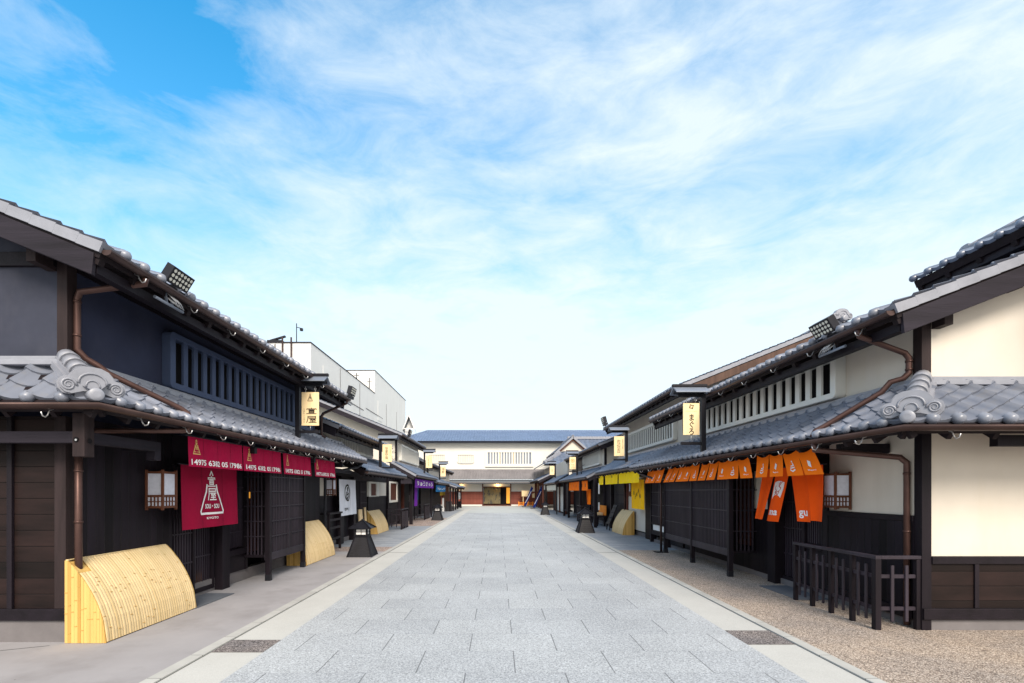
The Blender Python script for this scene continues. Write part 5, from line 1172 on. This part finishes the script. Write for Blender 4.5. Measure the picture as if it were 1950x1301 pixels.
wall_lantern(-1, 'small wall lantern on cream plaster left of the white curtain', 4.68, 4.94, 13.75, 14.05, 1.52, 1.98)
wall_lantern(1, 'small dark wall lantern on the cream wall left of the yellow door curtain', 4.85, 5.12, 17.7, 18.0, 1.45, 1.93)
floodlight(-1, 'large floodlight with round lenses on the nearest left upper eave', 3.92, 5.85, 4.05)
floodlight(1, 'large floodlight with round lenses on the nearest right upper eave', 4.38, 6.42, 3.65)
floodlight(-1, 'floodlight at the far end of the first left house roof, above the sign', 3.9, 12.75, 4.1, 1.05, 15)
floodlight(-1, 'floodlight on the tall third left house beside the white turret', 4.8, 26.2, 4.62, 1.2, 15)
floodlight(1, 'floodlight at the far roof corner of the tall right house', 5.0, 22.6, 4.72, 1.4, 15)
railing(1, 'nearest black picket railing before the right house, at the corner post', 4.48, 4.985, 5.73, 7.28, 'black picket railings before the shop fronts')
railing(-1, 'black picket railing on the left just beyond the far bamboo fender', 4.08, 4.7, 20.5, 21.9, 'black picket railings before the shop fronts', 5)
railing(-1, 'smaller black picket railing on the left under the purple curtain', 4.15, 4.75, 27.4, 29.3, 'black picket railings before the shop fronts', 5)
railing(1, 'far right black picket railing behind the nearer right lantern', 4.30, 4.9, 24.9, 26.2, 'black picket railings before the shop fronts', 4)
# hanging signs
def sg1(w_, h):
    p = Print(); flask(p, 0, h*.335, .165); q = Print(); block_char(q, "宣", .03, -.045, .21, .125, .016); block_char(q, "屋", .03, -.22, .21, .14, .016)
    q.fit("SOU・SOU", -.125, -.14, .028, .30, vertical=True, lsp=.85); return {'ink': q.add(p.v, p.f)}
def sg_maguro(w_, h):
    q = Print(); q.fit("まぐろ", 0, -.11, .105, .43, vertical=True, bold=.02, lsp=.9)
    r = R(-15)
    for i in range(3):
        for j in range(3):
            if (i, j) == (1, 1): continue
            a, b = (i-1)*.030, (j-1)*.030; q.disc(a*math.cos(r)-b*math.sin(r), .255 + a*math.sin(r)+b*math.cos(r), .0165, n=4)
    g = Print(); g.fit("Nihonshu Maguro", 0, .16, .24, .022); return {'ink': q, 'gold_ink': g}
def col_sign(txt, small=None, dy=0, ww=.10, hh=.50):
    def f(w_, h):
        q = Print(); q.fit(txt, -.02 if small else 0, dy, ww, hh*h/.70, vertical=True, bold=.0, lsp=.9)
        if small: q.fit(small, w_*.33, .08, .025, .34, vertical=True, lsp=.85)
        return {'ink': q}
    return f
def crest(w_, h):
    q = Print().disc(0, .14, .115, .098, n=8); g = Print().disc(0, .15, .045); g.add([(-.055, .15), (.055, .15), (0, .07)], [(0, 1, 2)]); g.disc(0, .14, .080, .070)
    q.fit("ちりめん", 0, -.08, .18, .05, bold=.01); q.fit("本店", 0, -.17, .12, .05); q.fit("三河屋本舗", 0, -.27, .22, .045); return {'ink': q, 'gold_ink': g}
hanging_sign(-1, 'largest hanging board on the left, with bold black characters and a flask mark', 4.195, 10.16, 3.71, sg1)
hanging_sign(1, 'hanging board with a checked diamond and three hiragana, nearest on the right', 4.24, 10.0, 3.45, sg_maguro, h=.655, wdt=.335)
hanging_sign(-1, 'second hanging board on the left with four brushed characters', 4.20, 17.3, 3.30, col_sign("笹屋伊織", "京菓匠"), h=.62, wdt=.33)
hanging_sign(-1, 'third hanging board on the left, before the storehouse wall', 4.20, 27.7, 3.66, col_sign("いそだち", "御食事処"))
hanging_sign(-1, 'farthest small hanging board on the left, above the blue curtain', 4.22, 35, 3.39, col_sign("海鮮", None, .06, .22, .42))
hanging_sign(1, 'second hanging board on the right with brushed characters above the yellow curtain', 4.57, 17.2, 3.58, col_sign("佐佐吉", "京野菜と日本酒", 0, .13, .48))
hanging_sign(1, 'third hanging board on the right with an octagonal crest and heart', 4.57, 27.9, 3.59, crest)
hanging_sign(1, 'farthest hanging board on the right, smallest, with two characters', 4.57, 38.5, 3.62, col_sign("茶寮", None, 0, .09, .26))
# curtains
def flaps(L, n): return [L*i/n for i in range(n+1)]
NUM = "14975 6382 05 17986"
va = 'magenta top curtains under the first left eave'
panels = [(Y0, Y1) for Y0, Y1 in ((6.40, 7.76), (7.79, 9.15), (9.24, 10.60), (10.80, 12.15))]
labs = ['first and nearest magenta curtain strip with gold flask mark and white numbers', 'second magenta curtain strip, behind the gutter above the door post', 'third magenta curtain strip above the lattice bay', 'fourth and farthest magenta curtain strip beside the white plaster wall']
for i, ((a, b), lb) in enumerate(zip(panels, labs)):
    c = Cloth(-1, 4.10, a, b, 2.365, 1.965, amp=.009, wl=.34, ph=i*1.3, blow=.02)
    pn = Print(); pn.fit(NUM, 0, 0, 1.24, .080, bold=.022); pf = flask(Print(), 0, 0, .21)
    noren(-1, 'shop_curtain', lb, 'shop curtain', [(c, flaps(b-a, 4))], 'magenta', prints=((0, 'white_ink', pn, .68, 2.03), (0, 'gold_ink', pf, .17, 2.23)), group=va)
c = Cloth(-1, 4.45, 6.79, 8.24, 2.01, 1.085, amp=.012, wl=.5, blow=.03)
p = Print()
p.stroke([(-.035, .35), (0, .41), (.035, .35)], .022); block_char(p, "宣", 0, .255, .17, .155, .017); block_char(p, "屋", .005, .062, .19, .185, .018)
p.stroke([(-.11, .20), (-.13, .10), (-.30, -.20), (-.29, -.235), (.29, -.235), (.30, -.20), (.13, .10), (.11, .20)], .032); p.fit("SOU・SOU", 0, -.125, .34, .072, bold=.03); p.fit("KYOTO", 0, -.305, .27, .035, bold=.02)
noren(-1, 'door_curtain', 'large magenta door curtain with white flask emblem, left side', 'door curtain', [(c, [0, .48, 1.02, 1.45])], 'magenta_deep', prints=((0, 'white_ink', p, .72, 1.53),))
c = Cloth(-1, 4.74, 14.45, 16.1, 1.99, .88, amp=.014, wl=.45, blow=.03)
p = Print(); p.disc(0, .12, .27, .215); p.disc(-.02, .24, .06, .02); p.stroke([(.06, .28), (-.02, .12), (.09, .02), (-.06, -.06)], .055); p.stroke([(-.12, .14), (-.10, -.04)], .045); p.stroke([(-.10, .05), (.12, .10)], .04)
p2 = Print(); p2.fit("笹屋伊織", .0, 0, .50, .10, bold=.02); 
noren(-1, 'door_curtain', 'white door curtain with a black round crest on the left side', 'door curtain', [(c, [0, 1.07, 1.65])], 'white_cloth', prints=((0, 'ink', p, .78, 1.46), (0, 'ink', p2, .72, 1.07)))
labs = ['farthest three-flap piece of the orange eave curtains, next to the yellow curtain', 'orange eave curtain strip above the left half of the lattice bay', 'orange eave curtain strip above the right half of the lattice bay', 'nearest orange eave curtain strip over the long orange door curtain']
og = 'orange top curtains under the first right eave'
for i, (a, b, n, ln) in enumerate(((12.65, 13.95, 3, (.22, .16)), (10.45, 12.28, 5, (.30, .02)), (8.42, 10.30, 5, (.12, -.26)), (6.72, 8.12, 4, (-.05, -.36)))):
    L = b - a; fl = flaps(L, n); t = None; pans = []; prs = []
    for k in range(n):
        # the flap nearest the camera swings towards it, the others hang blown back a little
        lean = ln[0] + (ln[1]-ln[0])*k/(n-1)
        c = Cloth(1, 4.35, b-fl[k+1]-.012, b-fl[k]+.012, 2.235 + .0*k, 1.86, amp=.010, wl=.5, ph=k, blow=.06 + .02*(k % 2), lean=lean, sag=.05)
        pans.append((c, [0, c.L]))
        q = Print()
        if (k + i) % 2 == 0:
            q.add([(-.035, -.01), (.012, -.04), (.035, .055), (-.012, .085)], [(0,1,2,3)]); q.fit("Maguro", 0, -.085, .15, .030, bold=.01)
        else:
            q.stroke([(-.055, -.06), (-.01, -.085), (.045, -.06)], .022); q.stroke([(-.045, -.03), (.04, -.02)], .02); q.stroke([(-.03, .005), (.035, .015), (.02, .06)], .018); q.disc(.015, .085, .014)
        prs.append((k, 'white_ink', q, c.L*.52, 2.02))
    noren(1, 'shop_curtain', labs[i], 'shop curtain', pans, 'orange', prints=prs, group=og)
pans = []; prs = []
W = 1.6/4
for k, (lean, blow) in enumerate(((.24, .06), (.28, .03), (-.24, .05), (-.20, .09))):
    b = 8.62 - k*W; c = Cloth(1, 4.72, b-W, b, 2.02, (1.14, 1.12, 1.17, 1.20)[k], amp=.024, wl=.50, ph=k*1.7, blow=blow, lean=lean, taper=(.25, .15, .30, .32)[k]); pans.append((c, [0, c.L]))
fan = Print()
for i in range(8):
    a0, a1 = R(40 + i*14), R(40 + (i+1)*14); fan.add([(.42*math.cos(a1), .42*math.sin(a1)-.1), (.42*math.cos(a0), .42*math.sin(a0)-.1), (.16*math.cos(a0), .16*math.sin(a0)-.1), (.16*math.cos(a1), .16*math.sin(a1)-.1)], [(0,1,2,3)])
fan.v = [(max(-.15, min(.15, a)), b*.9) for a, b in fan.v]
ma = Print().fit("ma", 0, .03, .24, .085, bold=.02); gu = Print().fit("gu", 0, .08, .20, .12, bold=.02)
tw = Print(); rg = random.Random(3)
for i in range(8):
    x, y = rg.uniform(-.12, .12), rg.uniform(0, .2); tw.stroke([(x, y), (x + rg.uniform(-.05, .05), y + .04), (x + rg.uniform(-.06, .06), y + .07)], .013)
prs = [(1, 'white_ink', fan, W*.5, 1.52), (1, 'white_ink', ma, W*.52, 1.24), (2, 'white_ink', gu, W*.5, 1.20)]
n1_ = noren(1, 'door_curtain', 'long orange door curtain blown open, with a white fan and lettering', 'door curtain', pans, 'orange_deep', prints=prs)
tw.build('blossom_print', 'red_ink', n1_, lambda a, b: pans[1][0].P(a + W*.5, (2.02 - (1.52 + b))/(.99), .010), fine=.05)
labs = ['small single yellow curtain piece farthest under the second right eave', 'middle yellow curtain piece under the second right eave', 'nearest yellow curtain piece, partly behind the gutter pipe']
for i, (a, b) in enumerate(((20.0, 20.9), (17.6, 19.7), (14.9, 17.5))):
    c = Cloth(1, 4.36, a, b, 2.27, 1.90, amp=.012, wl=.6, ph=i); L = b-a; q = Print(); rg = random.Random(i)
    for k in range(int(L*9)): x = -L/2 + .08 + k/9; q.stroke([(x, rg.uniform(-.13, .0)), (x + .035, rg.uniform(-.13, -.02))], .008)
    noren(1, 'shop_curtain', labs[i], 'shop curtain', [(c, flaps(L, max(1, round(L/1.2))))], 'yellow', prints=((0, 'gold_ink', q, L/2, 2.08),), group='yellow curtains under the second right eave')
c = Cloth(1, 4.78, 15.85, 17.35, 2.02, 1.02, amp=.02, wl=.7); q = Print(); rg = random.Random(9)
for i in range(16):
    x = -.5 + i*.065; y = .10*math.sin(i*.8) + rg.uniform(-.07, .07); q.stroke([(x, y), (x + rg.uniform(-.03, .05), y + .10)], .026)
noren(1, 'door_curtain', 'yellow door curtain with dark brushed pattern beside the cream wall', 'door curtain', [(c, [0, 1.15, 1.5])], 'yellow_deep', prints=((0, 'ink', q, .72, 1.50),))
c = Cloth(1, 4.36, 23.6, 30.0, 2.16, 1.66, amp=.03, wl=.9); q = Print()
for i in range(7): x = -2.8 + i*.93; q.disc(x, 0, .11, .03, n=8, sx=.8)
noren(1, 'shop_curtain', 'far right orange curtain with a row of dark crests above the benches', 'shop curtain', [(c, flaps(6.4, 7))], 'orange', prints=((0, 'ink', q, 3.2, 1.92),))
c = Cloth(1, 4.65, 24.3, 25.4, 1.72, .95, amp=.05, wl=.8); q = Print().stroke([(0, .2), (.05, .05), (-.04, -.05), (.04, -.2)], .05)
noren(1, 'door_curtain', 'narrow orange hanging strip above the nearer right floor lantern', 'door curtain', [(c, [0, 1.1])], 'orange', prints=((0, 'ink', q, .5, 1.3),))
c = Cloth(1, 4.05, 33.9, 40.2, 2.12, 1.68, amp=.02, wl=1.0); noren(1, 'shop_curtain', 'pale beige curtain on the far right beyond the orange one', 'shop curtain', [(c, flaps(6.3, 4))], 'beige_cloth')
c = Cloth(-1, 4.0, 23.4, 30.1, 2.26, 1.80, amp=.02, wl=.8); q = Print().fit("りゅうきゅう", 0, 0, 5.6, .26, bold=.02)
noren(-1, 'shop_curtain', 'purple eave curtain with white characters on the far left', 'shop curtain', [(c, flaps(6.7, 6))], 'purple', prints=((0, 'white_ink', q, 3.35, 2.02),))
c = Cloth(-1, 4.3, 25.0, 26.0, 1.80, .85, amp=.03, wl=.8); noren(-1, 'door_curtain', 'narrow purple strip hanging below the purple eave curtain', 'door curtain', [(c, [0, 1.0])], 'purple')
c = Cloth(-1, 3.95, 30.9, 36.6, 2.02, 1.58, amp=.02, wl=.8); q = Print().fit("いらっしゃい", 0, 0, 4.6, .24, bold=.01)
noren(-1, 'shop_curtain', 'blue eave curtain with pale characters on the far left', 'shop curtain', [(c, flaps(5.7, 5))], 'blue_cloth', prints=((0, 'white_ink', q, 2.9, 1.80),))
c = Cloth(-1, 4.9, 29.0, 29.9, 2.0, 1.1, amp=.02, wl=.8); noren(-1, 'door_curtain', 'narrow blue strip hanging in the far left doorway', 'door curtain', [(c, [0, .9])], 'blue_cloth')
c = Cloth(-1, 4.45, 37.3, 41.0, 1.78, 1.28, amp=.03, wl=.9); noren(-1, 'door_curtain', 'mustard cloth hanging beneath the blue curtain, far left', 'door curtain', [(c, flaps(3.7, 3))], 'mustard')
# banners, boards, lantern stand at the far end
for i, (x, y, lab) in enumerate(((3.6, 44.5, 'nearer tall blue banner leaning on the far right porch'), (3.05, 49.5, 'farther dark blue banner leaning on the far right porch'))):
    bn = thing('slanted_banner', lab, 'banner', (x, y, 0), 'blue banners at the far right')
    mb = MB(1); mb.tube([(x-.42, y, .05), (x+.42, y, 2.15)], .02, 6); mb.build('pole', 'blue_banner', bn)
    mb = MB(1); mb.grid(lambda a, b: (x-.38 + .78*b/8 + .17*a/4, y-.03 + .03*math.sin(b*1.3+a), .12 + 1.95*b/8 - .03*a), 4, 8); mb.build('banner_cloth', 'blue_banner', bn)
    mb = MB(1); mb.grid(lambda a, b: (x-.26 + .60*b/8 + .05*a, y-.075 + .03*math.sin((b+1)*1.1), .42 + 1.2*b/8), 1, 8); mb.build('banner_print', 'white_ink', bn)
    mb = MB(1); mb.box(x-.6, y-.15, 0, x-.2, y+.2, .10); mb.build('base', 'foundation', bn)
ab = thing('sandwich_board', 'dark sandwich board standing in front of the far left canopy', 'sandwich board', (-3.95, 39.2, 0))
for sgn in (-1, 1): mb = MB(1); mb.bar((-3.95, 38.95 + sgn*.22, 0), (-3.95, 38.95 + sgn*.03, .80), .50, .03, up=(0, 0, 1)); mb.build('panel', 'black_wood', ab)
mb = MB(1); mb.box(-4.45, 38.6, .3, -4.30, 38.66, 1.08); mb.box(-4.45, 38.55, 0, -4.28, 38.75, .299); tag(mb.build('standing_sign', 'paper_white'), 'slim white standing sign left of the sandwich board, far left', 'standing sign')
ls = thing('paper_lantern_stand', 'pale oval paper lantern on a dark stand at the far left end', 'paper lantern', (-3.85, 47.9, 0))
mb = MB(1); mb.sphere((-3.85, 47.9, 1.15), .19, 14, 10, (1, 1, 1.9)); mb.build('paper_lantern', 'paper_white', ls)
mb = MB(1); mb.box(-4.1, 47.95, 0, -3.98, 48.05, 1.6); mb.box(-4.1, 47.9, 1.56, -3.7, 48.0, 1.62); mb.box(-3.98, 47.8, 0, -3.65, 48.05, .62); mb.build('stand', 'black_wood', ls)
def pine(x, y, z, lab, k):
    t = thing('potted_pine', lab, 'small pine', (x, y, z)); mb = MB(1); mb.tube([(x, y, z), (x-.03, y, z+.15*k), (x+.05, y, z+.28*k), (x, y, z+.42*k)], [.025, .02, .016, .01], 6); mb.build('trunk', 'wood', t)
    mb = MB(1); rg = random.Random(4)
    for _ in range(260):
        c = Vector(rg.choice([(x+.08, y, z+.42*k), (x-.08, y, z+.30*k), (x+.10, y, z+.22*k)])) + Vector((rg.gauss(0,.06), rg.gauss(0,.06), rg.gauss(0,.03)))
        a = Vector((rg.gauss(0,1), rg.gauss(0,1), rg.gauss(0,1))).normalized()*.03; b = a.cross(Vector((.3,.5,.8))).normalized()*.012
        mb.add([c, c+a, c+b], [(0,1,2)])
    mb.build('foliage', 'leaf', t, recalc=False)
pine(-4.12, 18.6, 2.55, 'small dark ornamental pine on the lower roof right of the second left sign', 1.4)
pine(4.6, 26.6, 2.55, 'small dark ornamental pine on the roof right of the crest sign', 1.2)
for o in sc.objects:
    if '_o' in o.keys(): del o['_o']
